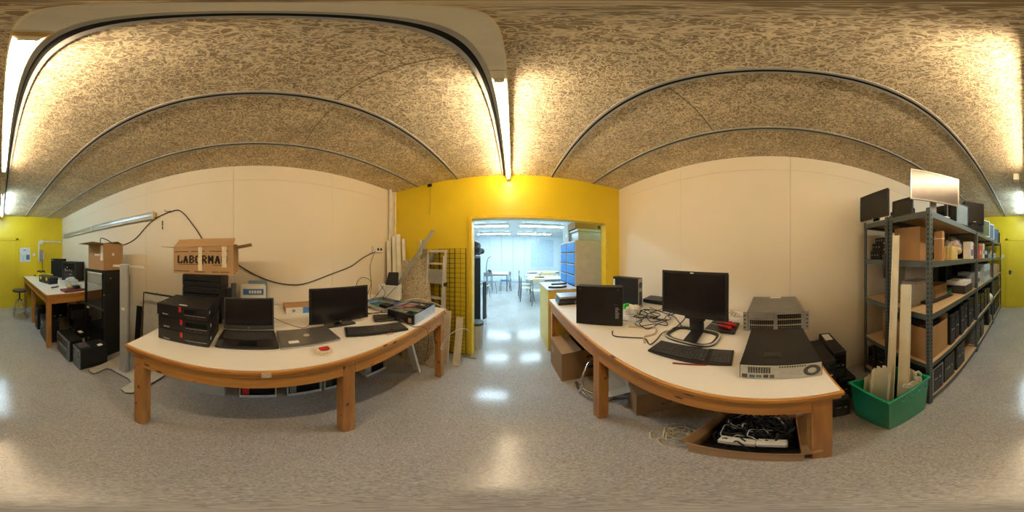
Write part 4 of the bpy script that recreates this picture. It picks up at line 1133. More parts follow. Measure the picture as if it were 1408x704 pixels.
box(-.14, .14, -.05, .05, .001, .06).build('tray', BLK, t, .006)
tag(MB().blob((-1.30, -2.78, BT3 + .085), .09, 9, .35, (1.4, 1.2, .85), 12).build('crumpled_plastic', mat('bluish_film', (.55, .62, .66), .3, var=.4, scale=50), None, smooth=True), 'crumpled bluish plastic film on the rear bench', 'plastic film')
t = T('spray_bottle', 'small white bottle standing on the rear bench', 'bottle', (-1.12, -2.95, BT3))
MB().cyl((0, 0, 0), (0, 0, .09), .03, .027).cyl((0, 0, .09), (0, 0, .11), .027, .012).build('body', WHITEP, t)
MB().cyl((0, 0, .1105), (0, 0, .14), .014).build('cap', WHITEP, t)
t = T('safety_goggles', 'dark handheld tool lying near the rear bench front', 'tool', (-.96, -2.72, BT3), .6)
MB().tube([(-.09, 0, .014), (-.02, .01, .016), (.05, -.005, .016), (.09, -.02, .012)], .012).build('body', BLK, t, smooth=True)
t = T('component_tray', 'low tray of red and black parts at the rear bench corner', 'tray', (-1.15, -2.38, BT3), .05)
box(-.16, .20, -.08, .10, .001, .035).build('tray', mat('maroon_tray', (.16, .04, .045), .5, var=.5, scale=60), t, .004)
box(-.10, .0, -.03, .06, .0352, .085).build('dark_part', BLK, t, .01)
MB().blob((.09, .02, .075), .035, 4, .3, (1.2, 1, 1), 8).build('yellow_part', mat('pale_yellow', (.65, .55, .25), .5), t, smooth=True)
# computers on the floor around the rear workbench
FG = 'black computers on the floor by the rear workbench'
fl = [(.19, .37, .33, (-.835, -1.66, 0), PI / 2 - .05, 'black computer standing on the floor before the server cabinet, label on top', 11),
      (.40, .19, .355, (-.80, -1.985, 0), PI / 2 + .02, 'black computer between the bench leg and the labelled computer', 12),
      (.40, .22, .42, (-.705, -2.62, 0), PI / 2 - .02, 'rounded black computer behind the near leg of the rear bench', 13),
      (.20, .42, .47, (-.70, -3.10, 0), PI / 2, 'black computer under the rear bench near its middle leg', 14),
      (.38, .30, .17, (-1.18, -2.60, .401), PI / 2 - .3, 'black computer lying on top of others under the rear bench', 15),
      (.20, .34, .40, (-1.16, -2.47, 0), PI / 2, 'black computer under the rear bench right beside the server cabinet', 17),
      (.19, .42, .42, (-1.12, -3.62, 0), PI / 2, 'black computer deepest under the rear bench', 16)]
for w_, d_, h_, lc, rz_, lb, sd_ in fl:
    t = tower(lb, w_, d_, h_, lc, rz_, FG, BLK2, sd_, fm=mat('grey_patterned', (.16, .17, .18), .5, var=.6, scale=50) if sd_ in (11, 12) else None)
    if sd_ == 11:
        box(-.09, .05, .03, .16, h_ + .0005, h_ + .006).build('top_plate', DGREY, t, .002)
        box(-.08, .04, .04, .15, h_ + .0062, h_ + .0068).build('printed_label', mat('label_print', (.10, .08, .08), .5, var=.9, scale=90), t)
        box(.04, .09, .25, .31, h_ + .0005, h_ + .002).build('white_label', PAPER, t)
        mb = MB()
        for k in range(9): mb.box(-w_ * .3, w_ * .35, -.0028, -.0023, .05 + .03 * k, .06 + .03 * k)
        mb.build('front_grille', LGREY, t)
    if sd_ == 12: box(-.06, .02, .25, .31, h_ + .0005, h_ + .001).build('cream_label', CREAM, t)
    if sd_ == 13:
        for k in range(3): box(-.05, -.02, .1 + .1 * k, .14 + .1 * k, h_ + .0005, h_ + .001).build('sticker', PAPER, t)
        box(-.07, -.03, -.004, -.0025, .30, .34).build('white_patch', WHT, t)

# ---------------------------------------------------------------- things leaning in the left front corner
t = T('speckled_board', 'speckled composite board leaning in the corner behind the left bench', 'board', (0, 0, 0))
MB().quad([(-.81, 1.61, 0), (-1.29, 1.61, 0), (-1.63, 2.02, 1.42), (-1.15, 2.02, 1.50)], .018).build('board', SPECK, t)
def grid(label, x0, x1, y, h, z0=.02):
    t = T('wire_grid_panel', label, 'wire grid panel', (x0, y, 0), 0, 'black wire grid panels on the yellow wall')
    W_ = x1 - x0
    MB().tube([(0, 0, z0), (0, 0, z0 + h), (W_, 0, z0 + h), (W_, 0, z0), (0, 0, z0)], .006, 6, 1).build('frame', GRILLE, t)
    mb = MB(); n = max(2, round(W_ / .078))
    for i in range(1, n): mb.bar((W_ * i / n, 0, z0), (W_ * i / n, 0, z0 + h), .004, .004, (0, 1, 0))
    n = round(h / .066)
    for i in range(1, n): mb.bar((0, 0, z0 + h * i / n), (W_, 0, z0 + h * i / n), .004, .004)
    mb.build('wire_mesh', GRILLE, t)
    return t
grid('black wire grid panel nearest the doorway, on the yellow wall', -.98, -.60, 2.065, 1.58)
grid('black wire grid panel behind the ladder on the yellow wall', -1.22, -.745, 2.035, 1.575)
t = T('step_ladder', 'folded aluminium step ladder leaning between speckled board and wire grid', 'ladder', (-.99, 1.965, 0))
for s, nm in ((-1, 'left_rail'), (1, 'right_rail')):
    MB().bar((s * .14 + .01, -.10, 0), (s * .128, .035, 1.56), .022, .055, (0, 1, 0)).build('rail', ALU, t, .003)
    MB().bar((s * .12 + .01, -.16, 0), (s * .12, .0, 1.50), .018, .03, (0, 1, 0)).build('rear_rail', ALU, t, .003)
for k in range(6):
    z = .22 + k * .235; f = z / 1.56
    MB().bar((-.12, -.10 + .135 * f + .02, z), (.135, -.10 + .135 * f + .02, z), .09, .022).build('tread', ALU, t, .003)
MB().bar((-.14, .03, 1.565), (.14, .03, 1.565), .06, .03).build('top_bar', ALU, t, .004)
for s in (-1, 1): MB().bar((s * .134, .0, 1.10), (s * .134, .0, 1.15), .035, .07, (0, 1, 0)).build('joint', BLK, t)
box(-.11, .11, -.035, -.030, 1.13, 1.32).build('label_plate', LGREY, t)
GG = 'grey cable ducts leaning on the speckled board'
dl = MB().prism([(-.03, -.02), (.03, -.02), (.03, .02), (-.03, .02)], (-1.06, 2.02, 1.86), (-1.44, 1.70, 1.10), (0, 0, 1)).build('cable_duct', mat('grey_duct', (.27, .28, .25), .5))
tag(dl, 'long grey duct leaning diagonally across the speckled board', 'cable duct', GG)
MB().prism([(-.038, -.026), (.038, -.026), (.038, .026), (-.038, .026)], (-1.43, 1.708, 1.13), (-1.49, 1.66, 1.02)).build('black_end', BLK, None)
o = bpy.data.objects['black_end']; o.parent = dl
MB().prism([(-.032, -.0225), (.032, -.0225), (.032, .0225), (-.032, .0225)], (-1.255, 1.86, 1.475), (-1.275, 1.843, 1.435)).build('brown_tape', mat('brown_tape', (.45, .22, .12), .5), dl)
duct('short grey duct behind the speckled board top, left of the long duct', (-1.19, 2.02, 1.60), (-1.38, 2.07, 1.1), .05, .04, mat('grey_duct', (.27, .28, .25), .5), group=GG)
duct('short grey duct peeking out right of the speckled board top', (-1.03, 2.0, 1.53), (-1.20, 2.05, 1.25), .05, .04, mat('grey_duct', (.27, .28, .25), .5), group=GG)
CGp = 'cream strips leaning in the left front corner'
duct('narrow cream strip standing behind the speckled board', (-1.36, 2.05, .0), (-1.30, 2.082, 1.745), .045, .03, group=CGp, up=(0, -1, 0))
for k, (x0, y0, x1, y1, z, a_) in enumerate(((-1.70, 1.84, -1.775, 1.88, 1.75, .05), (-1.62, 1.87, -1.73, 1.96, 1.82, .05), (-1.54, 1.90, -1.70, 2.03, 1.86, .055), (-1.48, 1.97, -1.62, 2.06, 1.78, .04))):
    duct(['shortest cream strip in the corner, next to the conduit', 'second cream strip from the conduit in the corner', 'tallest cream strip in the left front corner', 'cream strip nearest the speckled board in the corner'][k], (x0, y0, 0), (x1, y1, z), a_ + .015, .03, group=CGp, up=(.7, -.7, 0))
duct('white duct leaning under the left bench end, in front of the speckled board', (-.955, 1.455, .004), (-1.18, 1.50, .78), .07, .04, WHITEP, up=(.2, -1, 0))
duct('cream plank standing behind the white duct under the left bench end', (-1.09, 1.53, .004), (-1.14, 1.545, .80), .07, .02, up=(.2, -1, 0))
def plank(label, x0, x1, y0, y1, z1, dx=0):
    o = MB().quad([(x0, y0, 0), (x1, y0, 0), (x1 + dx, y1, z1), (x0 + dx, y1, z1)], .016).build('plank', mat('cream_plank', (.72, .62, .45), .55), None, .001)
    return tag(o, label, 'plank', 'cream planks leaning on the wire grids')
plank('cream plank standing just right of the left bench end leg', -.84, -.745, 1.80, 1.97, .76, -.02)
plank('cream plank standing before the wire grid near the doorway', -.675, -.59, 1.78, 1.95, .69, -.01)
tag(box(-.62, -.45, 2.0, 2.07, .0, .012).build('threshold_plate', STEEL), 'small steel plate on the floor at the doorway post', 'plate')
t = T('grey_cable_clamp', 'small dark bracket high on the yellow wall above the planks', 'bracket', (-1.15, YF - .002, 2.50))
box(-.03, .03, -.03, 0, .08, .12).build('plate', BLK, t)
MB().tube([(0, -.008, .08), (.005, -.006, -.2), (-.01, -.006, -.38)], .004).build('wire', mat('yellowish_wire', (.5, .36, .03), .5), t, smooth=True)

# ---------------------------------------------------------------- metal shelving on the right
LV = [.10, .57, 1.05, 1.46, 1.835]
def shelving(label, x0, x1, ys):
    t = T('metal_shelving', label, 'shelving', (x0, ys[0], 0), 0, 'slate grey metal shelving')
    W_ = x1 - x0; n = 0
    for y in ys:
        yy = y - ys[0]
        for x in (0, W_):
            sx = 1 if x == 0 else -1; sy = -1
            if y == ys[-1]: sy = 1
            mb = MB().box(min(x, x + sx * .035), max(x, x + sx * .035), min(yy, yy + sy * .003), max(yy, yy + sy * .003), 0, 1.86)
            mb.box(min(x, x + sx * .003), max(x, x + sx * .003), min(yy + sy * .0031, yy + sy * .038), max(yy + sy * .0031, yy + sy * .038), 0, 1.86)
            p = mb.build('post', SHELFM, t)
            hb = MB()
            for k in range(50):
                z = .03 + k * .036
                hb.box(min(x + sx * .012, x + sx * .022), max(x + sx * .012, x + sx * .022), yy - sy * .0002, yy - sy * .0010, z, z + .018)
                hb.box(x - sx * .0002, x - sx * .0010, min(yy + sy * .014, yy + sy * .024), max(yy + sy * .014, yy + sy * .024), z, z + .018)
            hb.build('slot_pattern', BLACKGAP, p)
    for a, b_ in zip(ys[:-1], ys[1:]):
        a -= ys[0]; b_ -= ys[0]
        for z in LV:
            sb = box(.006, W_ - .006, b_ + .006, a - .006, z - .012, z).build('shelf_board', CHIP, t)
            mb = MB().box(.0035, .0058, b_ + .04, a - .04, z - .045, z + .003).box(W_ - .0058, W_ - .0035, b_ + .04, a - .04, z - .045, z + .003)
            mb.box(.038, W_ - .038, a - .0058, a - .0035, z - .045, z + .003).box(.038, W_ - .038, b_ + .0035, b_ + .0058, z - .045, z + .003)
            mb.build('beam', SHELFM, t)
    return t
YS = [-.975, -2.15, -3.33, -4.50]
X0, X1, X2, X3 = .635, 1.06, 1.085, 1.46
shelving('front row of slate grey metal shelving along the aisle, three bays', X0, X1, YS)
shelving('rear row of slate grey metal shelving against the right wall', X2, X3, YS)
def on(l): return LV[l] + .0035
# top of the shelving
(cx, cy), rz = AB((.834, -1.0), (.595, -1.41))
silver = mat('silver_bezel', (.50, .48, .47), .3, .5)
t = monitor('wide silver framed monitor standing highest on the shelving corner', .476, .30, .14, (cx, cy, on(4)), rz, screen=mat('silvery_screen', (.22, .20, .195), .28, .7), bezel=silver, stand='foot', bz=.012)
t = monitor('black monitor at the wall end of the shelving top', .42, .30, .055, (1.36, -1.02, on(4)), PI + .11, stand='none', bz=.014)
box(-.11, .11, -.02, .16, 0, .018).build('foot', LGREY, t, .006)
MB().bar((0, .05, .019), (0, .06, .12), .08, .02, (0, 1, 0)).build('neck', BLK, t)
def mon_simple(label, w_, h_, loc, rz, screen=None, bezel=None, dz=.05):
    return monitor(label, w_, h_, dz, loc, rz, screen, bezel, 'foot', 'screens standing on top of the shelving', logo=False)
mon_simple('small black monitor between the wall end monitor and the silver one', .23, .16, (.99, -1.06, on(4)), PI + .05, dz=.03)
mon_simple('black monitor half hidden behind the silver framed one, left side', .36, .20, (.86, -1.56, on(4)), PI - .1, dz=.03)
mon_simple('black monitor turned to the wall behind the silver framed one', .34, .16, (1.27, -1.36, on(4)), PI + .1, dz=.04)
bl = mat('bluish_screen', (.45, .62, .78), .15, .4)
mon_simple('monitor with a bluish reflecting screen, right of the silver framed one', .42, .27, (.735, -1.72, on(4)), -PI / 2 - .25 + .0, bl, BLK, dz=.03)
t = T('loudspeaker', 'square black box with fabric front on the shelving, past the bluish screen', 'loudspeaker', (.66, -2.12, on(4)), -PI / 2 - .8)
box(-.15, .15, 0, .12, .10, .42).build('cabinet', BLK2, t, .01)
box(-.06, .06, .0, .12, 0, .0995).build('pedestal', BLK, t)
box(-.02, .02, -.001, -.0001, .13, .14).build('badge', SILV, t)
mon_simple('black monitor seen edge on behind the square black box', .36, .30, (.74, -2.42, on(4)), -PI / 2 - .5, dz=.04)
wb = mat('white_bezel', (.62, .66, .68), .4)
mon_simple('white framed old screen with olive glass on the middle of the shelving top', .40, .30, (.70, -2.78, on(4)), -PI / 2 - .35, mat('olive_screen', (.14, .16, .08), .2), wb, dz=.01)
mon_simple('white framed screen next to the olive one on the shelving top', .40, .32, (.70, -3.22, on(4)), -PI / 2 - .35, mat('grey_screen', (.10, .13, .16), .2), wb, dz=.01)
mon_simple('blue grey screen near the far end of the shelving top', .40, .30, (.68, -3.75, on(4)), -PI / 2 - .3, mat('blue_dark_screen', (.03, .08, .16), .2), DGREY, dz=.01)
mon_simple('farthest black screen on the shelving top', .38, .28, (.70, -4.15, on(4)), -PI / 2 - .3, dz=.01)

# level 1.46
carton('cardboard box on the upper shelf corner beneath the silver monitor', .27, .21, .285, (.93, -1.06, on(3)), PI + .10, CARD)
t = T('tan_carton', 'slim tan carton beside the shelving post on the upper shelf', 'box', (.70, -1.26, on(3)))
box(-.04, .04, .02, .06, 0, .25).build('carton', CARD, t)
box(-.042, .042, .018, .062, .18, .19).build('tape_band', TAPE, t)
t = T('jar_crate', 'pale yellow plastic basket of jars on the upper shelf by the post', 'basket', (.70, -1.44, on(3)))
py = mat('pale_yellow', (.65, .55, .25), .5)
for k in range(6): box(-.05 + .035 * (k % 3), -.02 + .035 * (k % 3), -.07 + .07 * (k // 3), -.01 + .07 * (k // 3), .008, .13).build('jar', py, t, .006)
box(-.06, .06, -.08, .08, 0, .007).build('base', py, t)
t = T('clear_bag', 'clear plastic bag of yellow and pink pieces on the upper shelf', 'plastic bag', (.83, -1.74, on(3)))
MB().blob((0, 0, .14), .145, 5, .12, (.85, 1.3, .85), 14).build('bag', CLEARB, t, smooth=True)
for k, (x, y, z, m) in enumerate(((-.04, .08, .08, YELT), (-.06, -.02, .10, py), (-.03, -.08, .15, mat('pink_part', (.60, .30, .28), .5)), (0, .06, .17, PAPER), (.03, -.04, .08, CREAM), (-.05, .02, .17, mat('pink_part', (.60, .30, .28), .5)))):
    MB().blob((x, y, z), .05, k, .25, (1, 1.2, .9), 8).build('piece', m, t, smooth=True)
t = T('white_carton', 'white carton with blue print past the clear bag on the upper shelf', 'box', (.71, -2.0, on(3)))
box(-.05, .05, -.06, .06, 0, .22).build('carton', PAPER, t)
box(-.0512, -.0502, -.04, .04, .04, .12).build('blue_print', BLUE, t)
# dark pile, rear row upper shelf
for k, (x, y, z, w_, d_, h_) in enumerate(((1.18, -1.15, 0, .16, .30, .07), (1.18, -1.15, .071, .15, .28, .06), (1.19, -1.15, .132, .16, .26, .07), (1.36, -1.15, 0, .17, .30, .09), (1.36, -1.16, .091, .16, .28, .08), (1.35, -1.15, .172, .15, .2, .06))):
    nm = ['lowest left', 'middle left', 'top left', 'lowest right', 'middle right', 'top right'][k]
    t = T('video_device', nm + ' black device piled on the upper shelf at the wall', 'electronic device', (x, y, on(3) + z), PI, 'black devices piled on the upper shelf at the wall')
    box(-w_ / 2, w_ / 2, -d_ / 2 + .05, d_ / 2 + .05, .001, h_).build('body', BLK2, t, .004)
    for j in range(3): MB().cyl((-w_ * .3 + j * w_ * .28, -d_ / 2 + .046, h_ * .5), (-w_ * .3 + j * w_ * .28, -d_ / 2 + .0495, h_ * .5), .008, n=8).build('knob', LGREY, t)
tag(MB().quad([(1.10, -.972, 1.30), (1.14, -.972, 1.30), (1.14, -.970, 1.52), (1.10, -.970, 1.52)], .004).build('black_strap', BLK), 'black strap hanging from the upper shelf beside the middle post', 'strap')
# level 1.05
(cx, cy), rz = AB((.80, -1.16), (.72, -1.66))
keyboard('black keyboard lying on the middle shelf of the front shelving', .45, .14, (.775, -1.42, on(2)), -PI / 2 - .05)
t = T('grey_carton', 'grey lidded archive box on the middle shelf behind the tall duct', 'box', (.96, -1.14, on(2)), PI)
box(-.075, .075, -.02, .20, 0, .19).build('box', mat('grey_card', (.52, .50, .46), .7), t)
box(-.08, .08, -.025, .205, .1905, .215).build('lid', mat('grey_card_lid', (.40, .38, .35), .7), t)
carton('open cardboard tray on the middle shelf beside the grey archive box', .13, .22, .13, (.80, -1.73 + .38, on(2)), PI, CARD2, openb=True) if False else None
carton('small brown carton with a hand hole at the back of the middle shelf', .20, .24, .15, (.92, -1.36, on(2)), PI, CARD2, openb=True, name='small_carton')
t = T('green_box', 'green flat box behind the keyboard on the middle shelf', 'box', (.93, -1.72, on(2)))
box(-.10, .10, -.10, .10, 0, .06).build('box', mat('dark_green', (.03, .16, .09), .5), t, .004)
t = T('black_shoebox', 'black box with white paper reams on top, on the middle shelf', 'box', (.79, -1.88, on(2)), 0)
box(-.13, .13, -.13, .13, 0, .095).build('box', mat('dark_brown_box', (.035, .028, .025), .5), t, .003)
t = T('paper_ream', 'white paper ream lying on the black box on the middle shelf', 'paper', (.79, -1.88, on(2) + .0955), .03)
box(-.12, .12, -.12, .12, 0, .05).build('ream', PAPER, t, .003)
t = T('black_tray', 'black tray of small devices behind the shelving post on the middle shelf', 'tray', (.92, -2.08, on(2)), 0)
box(-.12, .12, -.06, .04, 0, .17).build('tray', BLK, t, .004)
# level .57
carton('large open cardboard box on the lower shelf at the shelving corner', .36, .31, .33, (.855, -1.02, on(1)), PI, CARD, openb=True, flaps=(('b', 10, .05),))
tag(MB().blob((.855, -1.17, on(1) + .31), .14, 8, .3, (1.1, .95, .35), 12).build('black_parts', BLK, None), 'black parts heaped in the open box on the lower shelf', 'parts', kind='stuff')
G5 = 'black computers standing on the lower shelf'
lb5 = ['nearest the large cardboard box', 'second from the large cardboard box', 'in the middle of the shelf row', 'fourth from the large cardboard box', 'next to the grey computer', 'standing against the second shelving post']
for k in range(6):
    y = -1.41 - k * .125
    tower('slim upright computer on the lower shelf, ' + lb5[k], .098, .34, [.34, .33, .35, .36, .35, .36][k], (.655 + .01 * (k % 2), y, on(1)), -PI / 2, G5, [BLK2, BLK, BLK2, DGREY, BLK2, mat('grey_case', (.22, .25, .28), .45)][k], 50 + k)
# level .10
t = tower('computer with a silver framed front on the bottom shelf at the corner', .17, .36, .37, (.655, -1.12, on(0)), -PI / 2, 'computers on the bottom shelf', BLK2, 61)
mb = MB().box(-.08, .08, -.006, -.0025, .01, .018).box(-.08, .08, -.006, -.0025, .352, .36).box(-.08, -.072, -.006, -.0025, .018, .352).box(.072, .08, -.006, -.0025, .018, .352); mb.build('silver_frame', LGREY, t)
tower('black computer second along the bottom shelf', .21, .36, .36, (.66, -1.35, on(0)), -PI / 2, 'computers on the bottom shelf', BLK2, 62)
tower('wide black computer third along the bottom shelf', .23, .36, .36, (.66, -1.62, on(0)), -PI / 2, 'computers on the bottom shelf', BLK2, 63)
for k in range(3):
    t = T('cable_basket', ['lowest', 'middle', 'top'][k] + ' grey basket in the stack on the bottom shelf by the second post', 'basket', (.90, -1.95, on(0) + .002 + k * .105), 0, 'stacked baskets on the bottom shelf')
    box(-.12, .12, -.13, .13, 0, .085).build('basket', DGREY, t, .02)
    MB().ring((0, 0), .105, .115, .0855, .095).build('rim', LGREY, t)
# rear row, lower levels (seen between the posts)
for z, nm, h_, yy in ((0, 'bottom', .34, -1.2), (1, 'lower', .0, 0)):
    if h_:
        tower('black computer on the bottom shelf of the rear row near the wall', .19, .36, h_, (1.20, -1.02, on(0)), PI, None, BLK2, 70)
        tower('black computer on the bottom rear shelf closest to the wall', .13, .36, h_ - .04, (1.38, -1.02, on(0)), PI, None, BLK2, 71)
t = carton('tall brown carton on the lower rear shelf beside the middle post', .16, .34, .36, (1.19, -1.08, on(1)), PI, CARD2)
tag(MB().quad([(1.10, -1.60, on(2)), (1.44, -1.60, on(2)), (1.44, -1.62, on(2) + .34), (1.10, -1.62, on(2) + .34)], .01).build('cream_panel', mat('cream_board', (.62, .56, .44), .6)), 'cream board standing at the back of the middle rear shelf', 'board')
tag(MB().quad([(1.28, -1.60, on(1)), (1.44, -1.60, on(1)), (1.44, -1.62, on(1) + .42), (1.28, -1.62, on(1) + .42)], .01).build('cream_panel', mat('cream_board', (.62, .56, .44), .6)), 'cream board standing on the lower rear shelf by the wall', 'board')

# second and third bays
r = random.Random(77)
redm = mat('red_carton', (.55, .06, .05), .5); gw = mat('grey_white_carton', (.48, .52, .55), .6)
def sbox(label, x, y, l, w_, d_, h_, m, cat='box', name='carton', group=None, z=0):
    """w_ along the aisle, d_ deep"""
    t = T(name, label, cat, (x, y, on(l) + z), 0, group)
    box(0, d_, -w_ / 2, w_ / 2, 0, h_).build('body', m, t, .003)
    box(-.0012, -.0002, -w_ * .25, w_ * .25, h_ * .3, h_ * .6).build('label', gw if m in (BLK, BLK2, redm, CARD, CARD2) else DGREY, t)
    return t
sbox('red and white carton on the upper shelf of the second bay', .66, -2.42, 3, .16, .22, .20, redm)
sbox('white bottle shaped carton beside the red one on the upper shelf', .66, -2.62, 3, .10, .2, .24, CREAM)
sbox('small red carton in front of the post on the upper shelf of the second bay', .66, -2.26, 3, .08, .16, .12, redm)
sbox('black box farther along the upper shelf of the second bay', .70, -2.95, 3, .34, .3, .22, BLK2)
sbox('white low carton on the upper shelf of the third bay', .66, -3.62, 3, .22, .25, .09, gw)
sbox('yellowed carton on the upper shelf of the third bay', .80, -4.05, 3, .34, .2, .22, py)
sbox('grey white binder box on the middle shelf of the second bay', .66, -2.32, 2, .20, .3, .20, gw)
sbox('black box on the middle shelf of the second bay behind the binders', .82, -2.55, 2, .20, .22, .30, BLK2)
for k in range(4):
    sbox('upright white box file, %s of four in the second bay' % ['nearest', 'second', 'third', 'farthest'][k], .66, -2.72 - k * .115, 2, .105, .28, .30, mat('white_blue_file', (.50, .58, .64), .5), 'box file', 'box_file', 'upright white box files on the middle shelf')
carton('brown carton on the middle shelf of the third bay', .62, .30, .26, (.67, -3.72, on(2)), -PI / 2, CARD)
carton('second brown carton on the middle shelf of the third bay, farther', .35, .30, .22, (.67, -4.24, on(2)), -PI / 2, CARD2)
for k in range(4):
    tower('dark box shaped computer on the lower shelf of the second bay, %s' % ['nearest the post', 'second of four', 'third of four', 'farthest of four'][k], .19, .34, .34 - .03 * (k % 2), (.66, -2.30 - k * .235, on(1)), -PI / 2, 'computers on the lower shelf of the second bay', BLK2 if k % 2 else BLK, 80 + k)
t = T('round_cushion', 'pale rounded bundle on the lower shelf near the third shelving post', 'bundle', (.70, -3.18, on(1)))
MB().blob((0, 0, .085), .085, 2, .1, (1, 1, 1), 10).build('bundle', CREAM, t, smooth=True)
for k in range(5):
    tower('computer on the lower shelf of the third bay, %s' % ['nearest the post', 'second of five', 'middle one', 'fourth of five', 'farthest one'][k], .15, .34, .36, (.66, -3.46 - k * .20, on(1)), -PI / 2, 'computers on the lower shelf of the third bay', BLK2, 90 + k)
tower('grey patterned computer on the bottom shelf right after the second post', .20, .36, .38, (.66, -2.30, on(0)), -PI / 2, 'computers on the bottom shelf of the second bay', mat('grey_patterned', (.16, .17, .18), .5, var=.6, scale=50), 95)
tower('dark grey computer on the bottom shelf of the second bay', .20, .36, .36, (.66, -2.54, on(0)), -PI / 2, 'computers on the bottom shelf of the second bay', DGREY, 96)
tower('last black computer on the bottom shelf of the second bay', .20, .36, .36, (.66, -3.10, on(0)), -PI / 2, 'computers on the bottom shelf of the second bay', BLK2, 97)
for k in range(3):
    tower('black computer on the bottom shelf of the third bay, %s' % ['nearest the post', 'middle one', 'next to the back wall'][k], .20, .36, .36, (.66, -3.72 - k * .26, on(0)), -PI / 2, 'computers on the bottom shelf of the third bay', BLK2, 98 + k)
# rear row filling seen through the front bays
for k in range(9):
    l = (1, 2, 3)[k % 3]; y = (-2.72, -3.62, -4.2)[k // 3]
    sbox('dark storage box on the %s rear shelf, %s bay side' % (['lower', 'middle', 'upper'][k % 3], ['second', 'second and third', 'third'][k // 3]), 1.11, y, l, .5, .32, .30, BLK2 if k % 2 else mat('charcoal_box', (.04, .04, .042), .6))
for l in (1, 3):
    sbox('dark storage box deep on the %s rear shelf of the first bay' % ('lower' if l == 1 else 'upper'), 1.11, -1.86, l, .42, .32, .28, BLK2)

# ---------------------------------------------------------------- classroom beyond
t = T('drawer_cabinet', 'tall beige cabinet with blue plastic drawers just beyond the doorway', 'cabinet', (.99, 2.42, 0))
cab_m = BEIGE; W_, D_, Hh = .80, .75, 1.755
mb = MB().box(0, D_, 0, .018, 0, Hh).box(0, D_, W_ - .018, W_, 0, Hh).box(0, D_, .019, W_ - .019, Hh - .018, Hh).box(0, D_, .019, W_ - .019, 0, .06).box(.30, .31, .019, W_ - .019, .061, Hh - .019)
mb.box(0, .29, W_ / 2 - .009, W_ / 2 + .009, .061, Hh - .019)
mb.build('carcass', cab_m, t)
nr = 9; ph = (Hh - .08) / nr
for i in range(nr):
    for j in range(2):
        y0 = .024 + j * (W_ / 2 - .006); y1 = y0 + W_ / 2 - .044
        z0 = .064 + i * ph
        d_ = box(-.004, .02, y0 + .008, y1 - .003, z0 + .014, z0 + ph - .012).build('drawer', BLUEB, t, .006)
        box(-.010, -.0042, y0 + .002, y1 + .003, z0 + ph - .011, z0 + ph - .001).build('rail', PAPER, d_)
carton('brown carton with a dark label on top of the drawer cabinet', .52, .36, .12, (1.26, 2.45, 1.96), 0, mat('brown_carton', (.38, .22, .12), .8), marks=((.16, .21, .02, .07, INK, 'dark_print'),), z=0)
t = T('storage_tub', 'translucent white tub beneath the brown carton on the drawer cabinet', 'storage tub', (1.36, 2.63, 1.756))
box(-.30, .36, -.17, .17, 0, .16).build('tub', CLEAR, t, .015)
box(-.32, .38, -.19, .19, .1605, .20).build('lid', mat('frosted_lid', (.62, .68, .72), .4), t, .008)
box(-.2, .2, -.12, .12, .003, .11).build('contents', gw, t)
t = T('white_carton', 'white carton left of the brown one on the drawer cabinet', 'box', (1.12, 2.95, 1.756))
box(-.10, .30, -.13, .20, 0, .30).build('carton', gw, t)
box(-.1012, -.1002, -.08, .06, .1, .16).build('label', PAPER, t)
# yellow counter in the doorway
t = T('yellow_counter', 'yellow counter with a grey white top standing in the doorway', 'counter', (.50, 2.215, 0))
box(0, .018, 0, .66, 0, 1.0).build('side_panel', YEL2, t)
box(.0185, .42, 0, .018, 0, 1.0).build('near_panel', YEL2, t)
box(.0185, .42, .642, .66, 0, 1.0).build('far_panel', YEL2, t)
box(.0185, .42, .0185, .6415, .0, .08).build('plinth', YEL2, t)
box(-.006, .44, -.006, .675, 1.0005, 1.02).build('counter_top', mat('grey_white_top', (.58, .60, .62), .3), t, .003)
t = T('phone_handset', 'black curved handset lying on the yellow counter', 'handset', (.66, 2.32, 1.0205))
MB().tube([(-.12, .04, .012), (-.04, -.01, .014), (.06, -.02, .014), (.15, .03, .012)], .014, 8).build('handle', BLK, t, smooth=True)
t = T('phone_handset', 'second black handset behind the first on the yellow counter', 'handset', (.76, 2.60, 1.0205))
MB().tube([(-.12, .0, .012), (0, -.015, .012), (.14, .0, .012)], .013, 8).build('handle', BLK, t, smooth=True)
tag(box(.62, .80, 2.42, 2.56, 1.0206, 1.024).build('paper_sheet', PAPER), 'white paper sheet on the yellow counter', 'paper')
# black rack and bin on the left of the doorway
t = T('black_rack', 'tall black cabinet just beyond the left side of the doorway', 'cabinet', (-1.10, 2.50, 0))
box(0, .46, 0, .78, .05, 1.50).build('body', BLK2, t, .004)
box(.4602, .464, .03, .75, .08, 1.46).build('door', mat('matt_black', (.004, .004, .004), .9, spec=.1), t)
box(.02, .44, .02, .76, 0, .0495).build('plinth', BLK, t)
MB().tube([(.47, .65, .98), (.50, .72, .88)], .008, 6, 1).build('handle', CHROME, t)
t = T('bag_pile', 'dark bags piled on top of the black cabinet', 'bags', (-.86, 2.85, 1.535))
MB().blob((.14, -.05, .10), .15, 2, .25, (1, 1.5, .85), 10).build('bag', BLK, t, smooth=True)
MB().blob((.22, .24, .06), .09, 6, .3, (1, 1, .8), 10).build('bag', DGREY, t, smooth=True)
t = T('waste_bin', 'grey waste bin with dark rim at the left side of the doorway', 'bin', (-.515, 2.345, 0))
MB().cyl((0, 0, 0), (0, 0, .44), .085, .10, 24).build('body', mat('bin_grey', (.50, .51, .52), .5), t, 0, False)
MB().cyl((0, 0, .4405), (0, 0, .48), .104, .104, 24).build('rim', DGREY, t)
t = T('folded_chair', 'folded black and chrome chair hanging by the black cabinet', 'chair', (-.575, 3.33, 0))
MB().quad([(-.03, -.01, .12), (.03, .10, .12), (.0, .10, .95), (-.03, -.01, .95)], .02).build('seat', BLK, t)
